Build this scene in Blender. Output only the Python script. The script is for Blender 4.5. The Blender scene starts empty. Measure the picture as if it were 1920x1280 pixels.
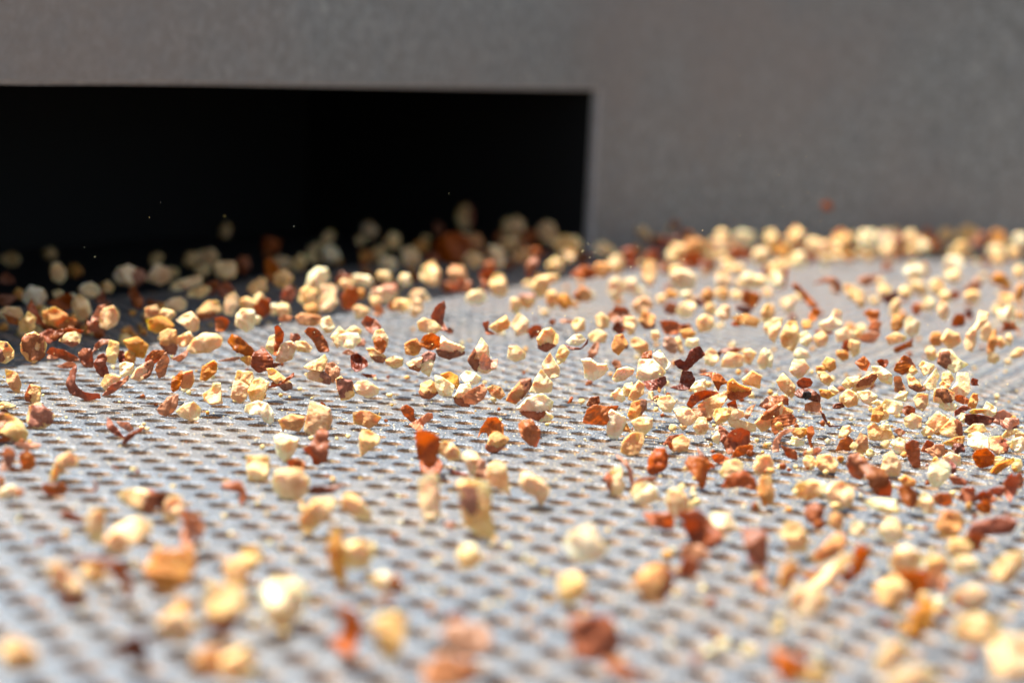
import bpy, math, random
import numpy as np
from mathutils import Vector, Matrix, noise
from mathutils.geometry import delaunay_2d_cdt

PT = 0.003                                   # pitch of the sieve holes: 3 mm; lengths below in pitches where noted
scene = bpy.context.scene
C = scene.collection

# ------------------------------------------------------------------ camera
FPX, PITCH, ROLL, HCAM = 3099.9, 0.144122, -0.048511, 9.67023      # focal length in pixels of a 1920 wide frame
cr, sr = math.cos(ROLL), math.sin(ROLL)
X0 = Vector((1, 0, 0)); UP0 = Vector((0, math.sin(PITCH), math.cos(PITCH)))
FWD = Vector((0, math.cos(PITCH), -math.sin(PITCH)))
RIGHT = cr * X0 - sr * UP0
UP = sr * X0 + cr * UP0
CAM = Vector((0, 0, HCAM * PT))
ROT = Matrix((RIGHT, UP, -FWD)).transposed()  # columns: right, up, back

def ray(px, py):
    return FWD + RIGHT * ((px - 960) / FPX) + UP * ((640 - py) / FPX)
def ground_depth(px, py):
    d = ray(px, py)
    return -CAM.z / min(d.z, -1e-3)
def at(px, py, depth):
    return CAM + ray(px, py) * depth
def on_ground(px, py):
    return at(px, py, ground_depth(px, py))
def yfocus(px):
    return 768 + 0.0485 * px

cam_data = bpy.data.cameras.new('camera')
cam = bpy.data.objects.new('camera', cam_data); C.objects.link(cam)
cam.matrix_world = Matrix.Translation(CAM) @ ROT.to_4x4()
cam_data.sensor_width = 36; cam_data.lens = FPX * 36 / 1920
cam_data.clip_start = 0.002; cam_data.clip_end = 50
cam_data.dof.use_dof = True
cam_data.dof.focus_distance = ground_depth(960, yfocus(960) - 18)
cam_data.dof.aperture_fstop = 26
scene.camera = cam

# ------------------------------------------------------------------ sky and sun
SUN = Vector((-0.36, 0.10, 0.925)).normalized()
el = math.asin(SUN.z); az = math.atan2(SUN.x, SUN.y)
world = bpy.data.worlds.new('World'); scene.world = world; world.use_nodes = True
wn = world.node_tree.nodes; wl = world.node_tree.links
sky = wn.new('ShaderNodeTexSky'); sky.sky_type = 'NISHITA'; sky.sun_disc = False
sky.sun_elevation = el; sky.sun_rotation = az; sky.air_density = 0.7; sky.dust_density = 2.5
bg = wn['Background']; bg.inputs['Strength'].default_value = 0.08
hsv = wn.new('ShaderNodeHueSaturation'); hsv.inputs['Saturation'].default_value = .60
wb = wn.new('ShaderNodeMix'); wb.data_type = 'RGBA'; wb.blend_type = 'MULTIPLY'; wb.inputs[0].default_value = 1; wb.inputs[7].default_value = (.97, 1.0, .97, 1)   # camera white balance
wl.new(sky.outputs[0], hsv.inputs['Color']); wl.new(hsv.outputs[0], wb.inputs[6]); wl.new(wb.outputs[2], bg.inputs['Color'])
sl = bpy.data.lights.new('sun', 'SUN'); sl.energy = 4.7; sl.angle = math.radians(0.55); sl.color = (1.0, 0.95, 0.87)
so = bpy.data.objects.new('sun', sl); C.objects.link(so)
so.rotation_euler = SUN.to_track_quat('Z', 'Y').to_euler(); so.location = (0, 0.2, 0.6)
scene.view_settings.view_transform = 'Standard'; scene.view_settings.look = 'None'
scene.view_settings.exposure = 1.55; scene.view_settings.gamma = 1.0
scene.render.engine = 'CYCLES'

# ------------------------------------------------------------------ materials
def newmat(name):
    m = bpy.data.materials.new(name); m.use_nodes = True
    nt = m.node_tree; p = nt.nodes['Principled BSDF']
    return m, nt, p
def tex_coord(nt, seed_by_object=True):
    tc = nt.nodes.new('ShaderNodeTexCoord')
    if not seed_by_object: return tc.outputs['Object']
    oi = nt.nodes.new('ShaderNodeObjectInfo')
    mul = nt.nodes.new('ShaderNodeMath'); mul.operation = 'MULTIPLY'; mul.inputs[1].default_value = 0.37
    nt.links.new(oi.outputs['Random'], mul.inputs[0])
    add = nt.nodes.new('ShaderNodeVectorMath'); add.operation = 'ADD'
    nt.links.new(tc.outputs['Object'], add.inputs[0]); nt.links.new(mul.outputs[0], add.inputs[1])
    return add.outputs[0]
def noise_tex(nt, vec, scale, detail=4, rough=.6, dist=0):
    n = nt.nodes.new('ShaderNodeTexNoise'); n.inputs['Scale'].default_value = scale
    n.inputs['Detail'].default_value = detail; n.inputs['Roughness'].default_value = rough
    n.inputs['Distortion'].default_value = dist
    nt.links.new(vec, n.inputs['Vector']); return n.outputs['Fac']
def ramp(nt, fac, stops):
    r = nt.nodes.new('ShaderNodeValToRGB'); nt.links.new(fac, r.inputs[0])
    els = r.color_ramp.elements
    while len(els) < len(stops): els.new(.5)
    for e, (p, c) in zip(els, stops):
        e.position = p; e.color = (*c, 1) if len(c) == 3 else c
    return r.outputs[0]
def mixc(nt, fac, a, b):
    m = nt.nodes.new('ShaderNodeMix'); m.data_type = 'RGBA'
    for s, v in ((0, fac), (6, a), (7, b)):
        if isinstance(v, (int, float)): m.inputs[s].default_value = v
        elif isinstance(v, tuple): m.inputs[s].default_value = (*v, 1)
        else: nt.links.new(v, m.inputs[s])
    return m.outputs[2]
def bump(nt, p, h, dist, strength=1.0):
    b = nt.nodes.new('ShaderNodeBump'); b.inputs['Distance'].default_value = dist; b.inputs['Strength'].default_value = strength
    nt.links.new(h, b.inputs['Height']); nt.links.new(b.outputs[0], p.inputs['Normal']); return b
def object_hue(nt, col, h=.03, v=.25, s=.2):
    """small per-piece change of hue, saturation and value"""
    oi = nt.nodes.new('ShaderNodeObjectInfo'); wnz = nt.nodes.new('ShaderNodeTexWhiteNoise'); wnz.noise_dimensions = '1D'
    nt.links.new(oi.outputs['Random'], wnz.inputs['W'])
    sep = nt.nodes.new('ShaderNodeSeparateColor'); nt.links.new(wnz.outputs['Color'], sep.inputs[0])
    hs = nt.nodes.new('ShaderNodeHueSaturation')
    for i, (name, mid, rng) in enumerate((('Hue', .5, h), ('Saturation', 1, s), ('Value', 1, v))):
        m = nt.nodes.new('ShaderNodeMapRange'); nt.links.new(sep.outputs[i], m.inputs[0])
        m.inputs[3].default_value = mid - rng; m.inputs[4].default_value = mid + rng
        nt.links.new(m.outputs[0], hs.inputs[name])
    nt.links.new(col, hs.inputs['Color']); return hs.outputs[0]

def kernel_mat(name, light, dark, toast):
    m, nt, p = newmat(name)
    v = tex_coord(nt)
    n1 = noise_tex(nt, v, 700, 5, .65)
    n2 = noise_tex(nt, v, 260, 2, .5)
    n3 = noise_tex(nt, v, 4200, 3, .8)
    base = mixc(nt, ramp(nt, n1, [(.38, (0, 0, 0)), (.66, (1, 1, 1))]), light, dark)
    base = mixc(nt, ramp(nt, n2, [(.54, (0, 0, 0)), (.72, (1, 1, 1))]), base, toast)
    # the roasted outer face of a piece is browner than its cut faces: chosen by which way the face points on the piece
    tc = nt.nodes.new('ShaderNodeTexCoord'); oi = nt.nodes.new('ShaderNodeObjectInfo')
    mo = nt.nodes.new('ShaderNodeMath'); mo.operation = 'MULTIPLY'; mo.inputs[1].default_value = 47.0
    ad = nt.nodes.new('ShaderNodeVectorMath'); ad.operation = 'ADD'
    nt.links.new(oi.outputs['Random'], mo.inputs[0]); nt.links.new(tc.outputs['Normal'], ad.inputs[0]); nt.links.new(mo.outputs[0], ad.inputs[1])
    nf = noise_tex(nt, ad.outputs[0], .95, 1, .5)
    base = mixc(nt, ramp(nt, nf, [(.50, (0, 0, 0)), (.60, (.8, .8, .8))]), base, tuple((a + b) / 2 for a, b in zip(dark, toast)))
    base = object_hue(nt, base, .004, .09, .12)
    nt.links.new(base, p.inputs['Base Color'])
    p.inputs['Roughness'].default_value = .62
    p.inputs['Subsurface Weight'].default_value = .5
    p.inputs['Subsurface Radius'].default_value = (1.0, .45, .15); p.inputs['Subsurface Scale'].default_value = .0008
    add = nt.nodes.new('ShaderNodeMath'); add.operation = 'MULTIPLY_ADD'; add.inputs[1].default_value = .6
    nt.links.new(n3, add.inputs[0]); nt.links.new(n1, add.inputs[2])
    bump(nt, p, add.outputs[0], .0003, .9)
    return m
def skin_mat(name, a, b, trans, tcol, rough=.36, dots=False):
    m, nt, p = newmat(name)
    tc = nt.nodes.new('ShaderNodeTexCoord'); oi = nt.nodes.new('ShaderNodeObjectInfo')
    mp = nt.nodes.new('ShaderNodeMapping'); nt.links.new(tc.outputs['Object'], mp.inputs['Vector'])
    rot = nt.nodes.new('ShaderNodeCombineXYZ'); mul = nt.nodes.new('ShaderNodeMath'); mul.operation = 'MULTIPLY'; mul.inputs[1].default_value = 6.28
    nt.links.new(oi.outputs['Random'], mul.inputs[0]); nt.links.new(mul.outputs[0], rot.inputs['Z']); nt.links.new(rot.outputs[0], mp.inputs['Rotation'])
    mp.inputs['Scale'].default_value = (1, .22, 1)
    vein = noise_tex(nt, mp.outputs[0], 3000, 3, .6, .3)
    blotch = noise_tex(nt, tex_coord(nt), 900, 4, .6)
    col = mixc(nt, ramp(nt, vein, [(.36, (0, 0, 0)), (.66, (1, 1, 1))]), a, b)
    col = mixc(nt, ramp(nt, blotch, [(.45, (0, 0, 0)), (.75, (.6, .6, .6))]), col, tuple(min(1, x * 1.7 + .03) for x in a))
    col = object_hue(nt, col, .008, .24, .12)
    if dots:
        vo = nt.nodes.new('ShaderNodeTexVoronoi'); vo.inputs['Scale'].default_value = 4200
        nt.links.new(tex_coord(nt), vo.inputs['Vector'])
        col = mixc(nt, ramp(nt, vo.outputs['Distance'], [(.07, (1, 1, 1)), (.12, (0, 0, 0))]), col, (.8, .66, .5))
    nt.links.new(col, p.inputs['Base Color']); p.inputs['Roughness'].default_value = rough
    p.inputs['Specular IOR Level'].default_value = .38
    bump(nt, p, vein, .00018, .8)
    if trans > 0:
        t = nt.nodes.new('ShaderNodeBsdfTranslucent'); t.inputs['Color'].default_value = (*tcol, 1)
        mx = nt.nodes.new('ShaderNodeMixShader'); mx.inputs[0].default_value = trans
        out = nt.nodes['Material Output']
        nt.links.new(p.outputs[0], mx.inputs[1]); nt.links.new(t.outputs[0], mx.inputs[2]); nt.links.new(mx.outputs[0], out.inputs['Surface'])
    return m
M = {
    'c': kernel_mat('kernel_cream', (.88, .62, .34), (.82, .50, .21), (.56, .235, .055)),
    'w': kernel_mat('kernel_white', (.94, .78, .52), (.91, .68, .38), (.72, .38, .12)),
    't': kernel_mat('kernel_toasted', (.68, .33, .09), (.54, .22, .045), (.40, .14, .03)),
    'y': kernel_mat('kernel_yellow', (.76, .53, .28), (.66, .42, .18), (.54, .28, .09)),
    'b': skin_mat('skin_brown', (.38, .118, .034), (.20, .050, .013), .36, (.75, .24, .05)),
    'o': skin_mat('skin_amber', (.46, .15, .025), (.30, .075, .012), .45, (.92, .36, .05), .4),
    'p': skin_mat('skin_pink', (.56, .28, .16), (.38, .16, .08), .38, (.85, .45, .25)),
    'd': skin_mat('skin_dark', (.19, .038, .010), (.09, .016, .006), .12, (.6, .12, .03), .38, True),
    's': skin_mat('skin_on_kernel', (.30, .095, .034), (.17, .042, .014), 0, (0, 0, 0), .5, True),
}
def black_mat():
    m, nt, p = newmat('black_gloss')
    n = noise_tex(nt, tex_coord(nt), 1500)
    nt.links.new(ramp(nt, n, [(.3, (.006, .004, .004)), (.7, (.02, .012, .01))]), p.inputs['Base Color'])
    p.inputs['Roughness'].default_value = .15; return m
M['k'] = black_mat()

def plate_mat():
    m, nt, p = newmat('sieve_steel')
    v = tex_coord(nt, False)
    grain = noise_tex(nt, v, 5200, 2, .7)
    big = noise_tex(nt, v, 60, 4, .6)
    col = ramp(nt, grain, [(.34, (.040, .049, .061)), (.50, (.112, .131, .156)), (.66, (.34, .38, .43))])
    col = mixc(nt, ramp(nt, big, [(.42, (0, 0, 0)), (.7, (.55, .55, .55))]), col, (.22, .19, .16))
    vo = nt.nodes.new('ShaderNodeTexVoronoi'); vo.inputs['Scale'].default_value = 2300; nt.links.new(v, vo.inputs['Vector'])
    dens = noise_tex(nt, v, 420, 3, .6)
    dot = nt.nodes.new('ShaderNodeMath'); dot.operation = 'MULTIPLY'
    nt.links.new(ramp(nt, vo.outputs['Distance'], [(.13, (1, 1, 1)), (.22, (0, 0, 0))]), dot.inputs[0])
    nt.links.new(ramp(nt, dens, [(.48, (0, 0, 0)), (.62, (1, 1, 1))]), dot.inputs[1])
    vo2 = nt.nodes.new('ShaderNodeTexVoronoi'); vo2.inputs['Scale'].default_value = 5200; nt.links.new(v, vo2.inputs['Vector'])
    dot2 = nt.nodes.new('ShaderNodeMath'); dot2.operation = 'MAXIMUM'
    nt.links.new(ramp(nt, vo2.outputs['Distance'], [(.11, (.8, .8, .8)), (.18, (0, 0, 0))]), dot2.inputs[0]); nt.links.new(dot.outputs[0], dot2.inputs[1]); dot = dot2
    col = mixc(nt, dot.outputs[0], col, (.74, .69, .60))                      # almond flour sticking to the sheet
    nt.links.new(col, p.inputs['Base Color'])
    met = nt.nodes.new('ShaderNodeMath'); met.operation = 'MULTIPLY_ADD'; met.inputs[1].default_value = -.7; met.inputs[2].default_value = .7
    nt.links.new(dot.outputs[0], met.inputs[0]); nt.links.new(met.outputs[0], p.inputs['Metallic'])
    r = nt.nodes.new('ShaderNodeMapRange'); nt.links.new(grain, r.inputs[0]); r.inputs[3].default_value = .34; r.inputs[4].default_value = .56
    nt.links.new(r.outputs[0], p.inputs['Roughness'])
    bump(nt, p, grain, .00014, 1.0)
    return m
def hole_mat():
    m, nt, p = newmat('hole_grime')
    v = tex_coord(nt, False)
    n = noise_tex(nt, v, 6500, 3, .75); n2 = noise_tex(nt, v, 500, 2)
    a = ramp(nt, n, [(.40, (.22, .115, .05)), (.55, (.46, .26, .13)), (.66, (.88, .66, .42))])
    b = ramp(nt, n, [(.40, (.20, .145, .095)), (.55, (.40, .31, .22)), (.66, (.85, .72, .55))])
    nt.links.new(mixc(nt, ramp(nt, n2, [(.45, (0, 0, 0)), (.6, (1, 1, 1))]), a, b), p.inputs['Base Color'])
    p.inputs['Roughness'].default_value = .75
    bump(nt, p, n, .0001, .8)
    return m
def wall_mat():
    m, nt, p = newmat('drum_steel')
    v = tex_coord(nt, False)
    g = noise_tex(nt, v, 620, 5, .85); big = noise_tex(nt, v, 14, 3, .5); mid = noise_tex(nt, v, 130, 3, .6)
    col = ramp(nt, g, [(.34, (.17, .161, .145)), (.50, (.262, .250, .227)), (.66, (.42, .402, .367))])
    col = mixc(nt, ramp(nt, big, [(.42, (0, 0, 0)), (.62, (.7, .7, .7))]), col, (.30, .240, .203))
    col = mixc(nt, ramp(nt, mid, [(.5, (0, 0, 0)), (.8, (.35, .35, .35))]), col, (.22, .225, .225))
    nt.links.new(col, p.inputs['Base Color'])
    p.inputs['Metallic'].default_value = .35
    p.inputs['Roughness'].default_value = .52
    bump(nt, p, g, .0003, .6)
    return m
def plain(name, a, b, scale, rough):
    m, nt, p = newmat(name)
    nt.links.new(ramp(nt, noise_tex(nt, tex_coord(nt, False), scale), [(.35, a), (.7, b)]), p.inputs['Base Color'])
    p.inputs['Roughness'].default_value = rough; return m
MP, MH, MW = plate_mat(), hole_mat(), wall_mat()
ME = plain('cut_edge', (.34, .30, .275), (.50, .47, .445), 900, .45)
MC = plain('chute_shade', (.0006, .0006, .0005), (.0014, .0012, .001), 300, .8)  # darkness of the unlit chute put into the base colour
MT = plain('tray_dust', (.10, .07, .045), (.22, .16, .10), 900, .9)

# ------------------------------------------------------------------ helpers
def link(name, verts, faces, mats, smooth=True, mat_idx=None):
    me = bpy.data.meshes.new(name)
    me.from_pydata([tuple(v) for v in verts], [], [tuple(f) for f in faces]); 
    for m in (mats if isinstance(mats, (list, tuple)) else [mats]): me.materials.append(m)
    me.polygons.foreach_set('use_smooth', [smooth] * len(me.polygons))
    if mat_idx is not None: me.polygons.foreach_set('material_index', mat_idx)
    me.update()
    o = bpy.data.objects.new(name, me); C.objects.link(o); return o
def tag(o, label=None, cat=None, group=None, kind=None):
    for k, v in (('label', label), ('category', cat), ('group', group), ('kind', kind)):
        if v: o[k] = v
    return o

# ------------------------------------------------------------------ drum wall line (ground plan, in pitches)
LINE = [(-30, 40), (-25.5, 49), (-21.5, 57.5), (-18.8, 63.5), (-15.1, 71), (-9.7, 82), (-2.4, 96.2), (5.0, 108.4), (10.0, 113.0), (16, 116.6), (26.4, 120.3), (37, 122.6), (48, 123.2), (60, 122)]
def catmull(P, n):
    P = np.array(P, float); Q = np.vstack([2 * P[0] - P[1], P, 2 * P[-1] - P[-2]]); out = []
    for i in range(1, len(Q) - 2):
        for k in range(n):
            t = k / n; a, b, c, d = Q[i - 1:i + 3]
            out.append(.5 * ((2 * b) + (-a + c) * t + (2 * a - 5 * b + 4 * c - d) * t * t + (-a + 3 * b - 3 * c + d) * t ** 3))
    out.append(P[-1]); return np.array(out)
NS = 6
W = catmull(LINE, NS); I_OPEN = 7 * NS                 # the outlet runs from the first point to this one
tang = np.gradient(W, axis=0); tang /= np.linalg.norm(tang, axis=1)[:, None]
nrm = np.stack([-tang[:, 1], tang[:, 0]], 1)           # points away from the sieve
THK = 0.72
def inside(P, margin=0.0):
    """True where a ground point (pitches) lies on the sieve side of the wall"""
    d = ((P[:, None, :] - W[None]) ** 2).sum(2); j = d.argmin(1)
    return ((P - W[j]) * nrm[j]).sum(1) < margin

# ------------------------------------------------------------------ perforated sieve plate
def build_plate():
    PHI, OX, OY = 0.0185402, -13.3083456, 48.9315357
    a = np.array([math.cos(PHI), math.sin(PHI)]); b = np.array([math.cos(PHI - math.pi / 3), math.sin(PHI - math.pi / 3)])
    I, J = np.meshgrid(np.arange(-120, 160), np.arange(-110, 60)); I = I.ravel(); J = J.ravel()
    P = np.array([OX, OY]) + I[:, None] * a + J[:, None] * b
    ok = (P[:, 1] > 14) & (P[:, 1] < 125) & (np.abs(P[:, 0]) < .40 * P[:, 1] + 7)
    P = P[ok]; P = P[inside(P, 4.5)]
    V, Fq, MI, base = [], [], [], 0
    for n, sel in ((24, P[:, 1] < 76), (12, P[:, 1] >= 76)):
        c = P[sel]; th = PHI + np.arange(n) * 2 * math.pi / n
        dl = (np.degrees(th - PHI) + 30) % 60 - 30
        rings = [(.5 / np.cos(np.radians(dl)), 0.0), (.372, 0.0), (.350, -.003), (.328, -.012), (.312, -.026), (.303, -.044), (.300, -.38)]
        if n == 12: rings = [rings[0], rings[1], rings[3], rings[4], rings[6]]
        ring = []
        for r, z in rings:
            r = np.broadcast_to(r, (n,)); ring.append(np.stack([r * np.cos(th), r * np.sin(th), np.full(n, z)], 1))
        cell = np.concatenate(ring)                                  # (R*n, 3)
        R = len(rings)
        vv = np.repeat(cell[None], len(c), 0); vv[:, :, :2] += c[:, None, :]
        k = np.arange(n); k2 = (k + 1) % n
        q = np.concatenate([np.stack([r * n + k, r * n + k2, (r + 1) * n + k2, (r + 1) * n + k], 1) for r in range(R - 1)])
        qi = np.concatenate([np.full(n, 1 if r >= R - 2 else 0) for r in range(R - 1)])
        V.append(vv.reshape(-1, 3)); Fq.append((q[None] + (np.arange(len(c)) * R * n)[:, None, None]).reshape(-1, 4) + base)
        MI.append(np.tile(qi, len(c))); base += vv.shape[0] * vv.shape[1]
    V = np.concatenate(V) * PT; Fq = np.concatenate(Fq); MI = np.concatenate(MI)
    me = bpy.data.meshes.new('sieve_plate')
    me.vertices.add(len(V)); me.vertices.foreach_set('co', V.astype(np.float32).ravel())
    me.loops.add(Fq.size); me.loops.foreach_set('vertex_index', Fq.astype(np.int32).ravel())
    me.polygons.add(len(Fq)); me.polygons.foreach_set('loop_start', np.arange(0, Fq.size, 4, dtype=np.int32))
    me.polygons.foreach_set('loop_total', np.full(len(Fq), 4, np.int32))
    me.materials.append(MP); me.materials.append(MH)
    me.polygons.foreach_set('material_index', MI.astype(np.int32)); me.polygons.foreach_set('use_smooth', np.ones(len(Fq), bool))
    me.update(calc_edges=True); me.validate()
    o = bpy.data.objects.new('sieve_plate', me); C.objects.link(o)
    tag(o, 'grey perforated steel sieve plate with staggered round holes', 'sieve plate', kind='structure')
    print('holes', len(P), 'verts', len(V))
    return P
HOLES = build_plate()
T = PT
tray = link('catch_tray', [(-60 * T, 8 * T, -5 * T), (80 * T, 8 * T, -5 * T), (80 * T, 150 * T, -5 * T), (-60 * T, 150 * T, -5 * T)], [(0, 1, 2, 3)], MT, False)
tag(tray, 'dusty brown tray below the sieve holes', 'tray', kind='structure')

# ------------------------------------------------------------------ drum wall with the outlet cut in it
def build_wall():
    V, Fc = [], []
    n = len(W)
    ZT = np.interp(np.arange(n), [0, 3 * NS, 5 * NS, I_OPEN, n - 1], [9.2, 9.38, 9.9, 10.62, 10.62])  # underside of the lintel
    TP = np.interp(np.arange(n), [0, 2 * NS, I_OPEN, n - 1], [13.0, 13.6, 17.6, 21.0])           # upper rim, out of view; made-up slope, low leftwards to shorten its shadow
    def quad(a, b, c, d):
        k = len(V); V.extend([a, b, c, d]); Fc.append((k, k + 1, k + 2, k + 3))
    def pt(i, off, z):
        p = W[i] + nrm[i] * off; return (p[0] * T, p[1] * T, z * T)
    # one vertex grid per sheet side so shading stays smooth
    def strip(i0, i1, off, zf0, zf1, flip=False):
        k = len(V)
        for i in range(i0, i1 + 1): V.extend([pt(i, off, zf0(i)), pt(i, off, zf1(i))])
        for j in range(i1 - i0):
            q = (k + 2 * j, k + 2 * j + 2, k + 2 * j + 3, k + 2 * j + 1); Fc.append(q[::-1] if flip else q)
    B = .16                                                # rounded edge of the cut
    strip(0, I_OPEN, 0, lambda i: ZT[i] + B, lambda i: TP[i]); strip(0, I_OPEN, THK, lambda i: ZT[i] + B, lambda i: TP[i], True)
    def strip2(i0, i1, o0, z0, o1, z1):
        k = len(V)
        for i in range(i0, i1 + 1): V.extend([pt(i, o0, z0(i)), pt(i, o1, z1(i))])
        for j in range(i1 - i0): Fc.append((k + 2 * j, k + 2 * j + 2, k + 2 * j + 3, k + 2 * j + 1))
    e0 = len(Fc)
    strip2(0, I_OPEN, B, lambda i: ZT[i], 0, lambda i: ZT[i] + B)
    strip2(0, I_OPEN, THK - B, lambda i: ZT[i], B, lambda i: ZT[i])
    strip2(0, I_OPEN, THK, lambda i: ZT[i] + B, THK - B, lambda i: ZT[i])
    e1 = len(Fc)
    strip(I_OPEN, n - 1, 0, lambda i: -1.0, lambda i: TP[i]); strip(I_OPEN, n - 1, THK, lambda i: -1.0, lambda i: TP[i], True)
    strip2(0, n - 1, 0, lambda i: TP[i], THK, lambda i: TP[i])
    # jamb (cut face) beside the outlet
    i = I_OPEN; tv = tang[i]
    def pj(off, back, z):
        p = W[i] + nrm[i] * off - tv * back; return (p[0] * T, p[1] * T, z * T)
    z1 = ZT[i]; e2 = len(Fc)
    quad(pj(0, 0, -1), pj(B, B, -1), pj(B, B, z1), pj(0, 0, z1 + B)); quad(pj(B, B, -1), pj(THK - B, B, -1), pj(THK - B, B, z1), pj(B, B, z1))
    quad(pj(THK - B, B, -1), pj(THK, 0, -1), pj(THK, 0, z1 + B), pj(THK - B, B, z1))
    o = link('drum_wall', V, Fc, [MW, ME], True, [1 if e0 <= k < e1 or k >= e2 else 0 for k in range(len(Fc))])
    tag(o, 'curved grey steel drum wall with a dark rectangular outlet cut in it', 'drum wall')
    # closed chute behind the outlet, its inner shade painted in as near-black
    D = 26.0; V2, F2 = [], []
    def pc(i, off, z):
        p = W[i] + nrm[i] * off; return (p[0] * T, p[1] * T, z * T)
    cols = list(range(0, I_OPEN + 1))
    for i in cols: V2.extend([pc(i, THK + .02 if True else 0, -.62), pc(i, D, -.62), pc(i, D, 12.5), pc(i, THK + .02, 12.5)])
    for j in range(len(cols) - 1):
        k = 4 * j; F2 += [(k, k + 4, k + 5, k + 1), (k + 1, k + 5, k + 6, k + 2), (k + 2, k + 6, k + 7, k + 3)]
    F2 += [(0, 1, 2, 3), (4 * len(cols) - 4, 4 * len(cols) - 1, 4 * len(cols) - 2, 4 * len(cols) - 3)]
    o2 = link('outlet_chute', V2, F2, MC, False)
    tag(o2, 'inside of the outlet chute behind the opening, its shade coloured black', 'chute')
build_wall()

# ------------------------------------------------------------------ shapes of the pieces
def resample(P, s, rnd, jit):
    out = []
    n = len(P)
    for i in range(n):
        a, b = P[i], P[(i + 1) % n]; L = np.linalg.norm(b - a); k = max(1, int(round(L / s)))
        nv = np.array([-(b - a)[1], (b - a)[0]]) / (L + 1e-12)
        for j in range(k):
            t = j / k; out.append(a + (b - a) * t + nv * rnd.uniform(-jit, jit) * s * (1 if j else .4))
    return np.array(out)
def chaikin(P, r):
    n = len(P); out = []
    for i in range(n):
        a, b = P[i], P[(i + 1) % n]; out += [a + (b - a) * r, b - (b - a) * r]
    return np.array(out)
def seg_dist(Q, P):
    A = P; B = np.roll(P, -1, 0); AB = B - A
    t = ((Q[:, None] - A[None]) * AB[None]).sum(2) / ((AB ** 2).sum(1)[None] + 1e-18)
    t = np.clip(t, 0, 1); D = Q[:, None] - (A[None] + t[..., None] * AB[None])
    return np.sqrt((D ** 2).sum(2)).min(1)
def in_poly(Q, P):
    x, y = Q[:, 0], Q[:, 1]; ins = np.zeros(len(Q), bool); n = len(P)
    for i in range(n):
        x1, y1 = P[i]; x2, y2 = P[(i + 1) % n]
        c = ((y1 > y) != (y2 > y)) & (x < (x2 - x1) * (y - y1) / (y2 - y1 + 1e-18) + x1); ins ^= c
    return ins
def sheet(P, s, rnd):
    """triangulated outline -> points, triangles, number of border points"""
    lo, hi = P.min(0), P.max(0); g = []
    row = 0; y = lo[1] + s * .5
    while y < hi[1]:
        x = lo[0] + (s * .5 if row % 2 else s)
        while x < hi[0]:
            g.append((x + rnd.uniform(-.18, .18) * s, y + rnd.uniform(-.18, .18) * s)); x += s
        y += s * .87; row += 1
    g = np.array(g) if g else np.zeros((0, 2))
    if len(g): g = g[in_poly(g, P)]
    if len(g): g = g[seg_dist(g, P) > s * .45]
    n = len(P); pts = np.vstack([P, g]) if len(g) else P
    sc = 1.0 / np.abs(pts).max()
    v, e, f, ov, oe, of = delaunay_2d_cdt([Vector((float(a) * sc, float(b) * sc)) for a, b in pts], [(i, (i + 1) % n) for i in range(n)], [], 1, 1e-6)
    v = np.array([(q.x, q.y) for q in v]) / sc
    return v, [tuple(t) for t in f if len(t) == 3]
def border_loop(f):
    cnt = {}
    for t in f:
        for a, b in ((t[0], t[1]), (t[1], t[2]), (t[2], t[0])): cnt[(a, b)] = 1
    return [(a, b) for a, b in cnt if (b, a) not in cnt]

def kernel_mesh(P, thick, s, seed, name, mat):
    rnd = random.Random(seed)
    P = chaikin(P * 1.11, .07); size = float(np.sqrt(np.prod(P.max(0) - P.min(0))))
    P = resample(P, s, rnd, .10)
    v, f = sheet(P, s, rnd); bl = border_loop(f); bd = {a for a, b in bl}
    d = seg_dist(v, P); R = max(d.max() * .95, 1e-6)
    prof = np.sqrt(np.clip(1 - (1 - np.clip(d / (R * .52), 0, 1)) ** 2, 0, 1))
    cen = v.mean(0); q = (v - cen) / size
    def side(sgn):
        z = prof * 1.0
        for k in range(4 + rnd.randint(0, 2)):
            an = rnd.uniform(0, 6.28); sl = rnd.uniform(.5, 2.1); c0 = rnd.uniform(.34, .88)
            z = np.minimum(z, c0 + sl * (q[:, 0] * math.cos(an) + q[:, 1] * math.sin(an)) + .02)
        z = np.maximum(z, .10 * prof)
        nz = np.array([noise.noise(Vector((a * 3.1 + seed, b * 3.1, sgn * 3))) * .15 + noise.noise(Vector((a * 8, b * 8 + seed, sgn * 5))) * .09 for a, b in q])
        return (z + nz * prof) * thick
    zf, zb = side(1), side(-1)
    wob = np.array([noise.noise(Vector((a * 2 + seed * .7, b * 2, 9))) * .5 for a, b in q]) * thick
    n = len(v); idx_b = {}; V = []; Fc = []
    for i in range(n): V.append((v[i, 0], v[i, 1], (0 if i in bd else zf[i]) + wob[i]))
    for i in range(n):
        if i in bd: idx_b[i] = i
        else: idx_b[i] = len(V); V.append((v[i, 0], v[i, 1], wob[i] - zb[i]))
    for t in f: Fc.append(t); Fc.append((idx_b[t[2]], idx_b[t[1]], idx_b[t[0]]))
    return V, Fc, size, seed
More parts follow.
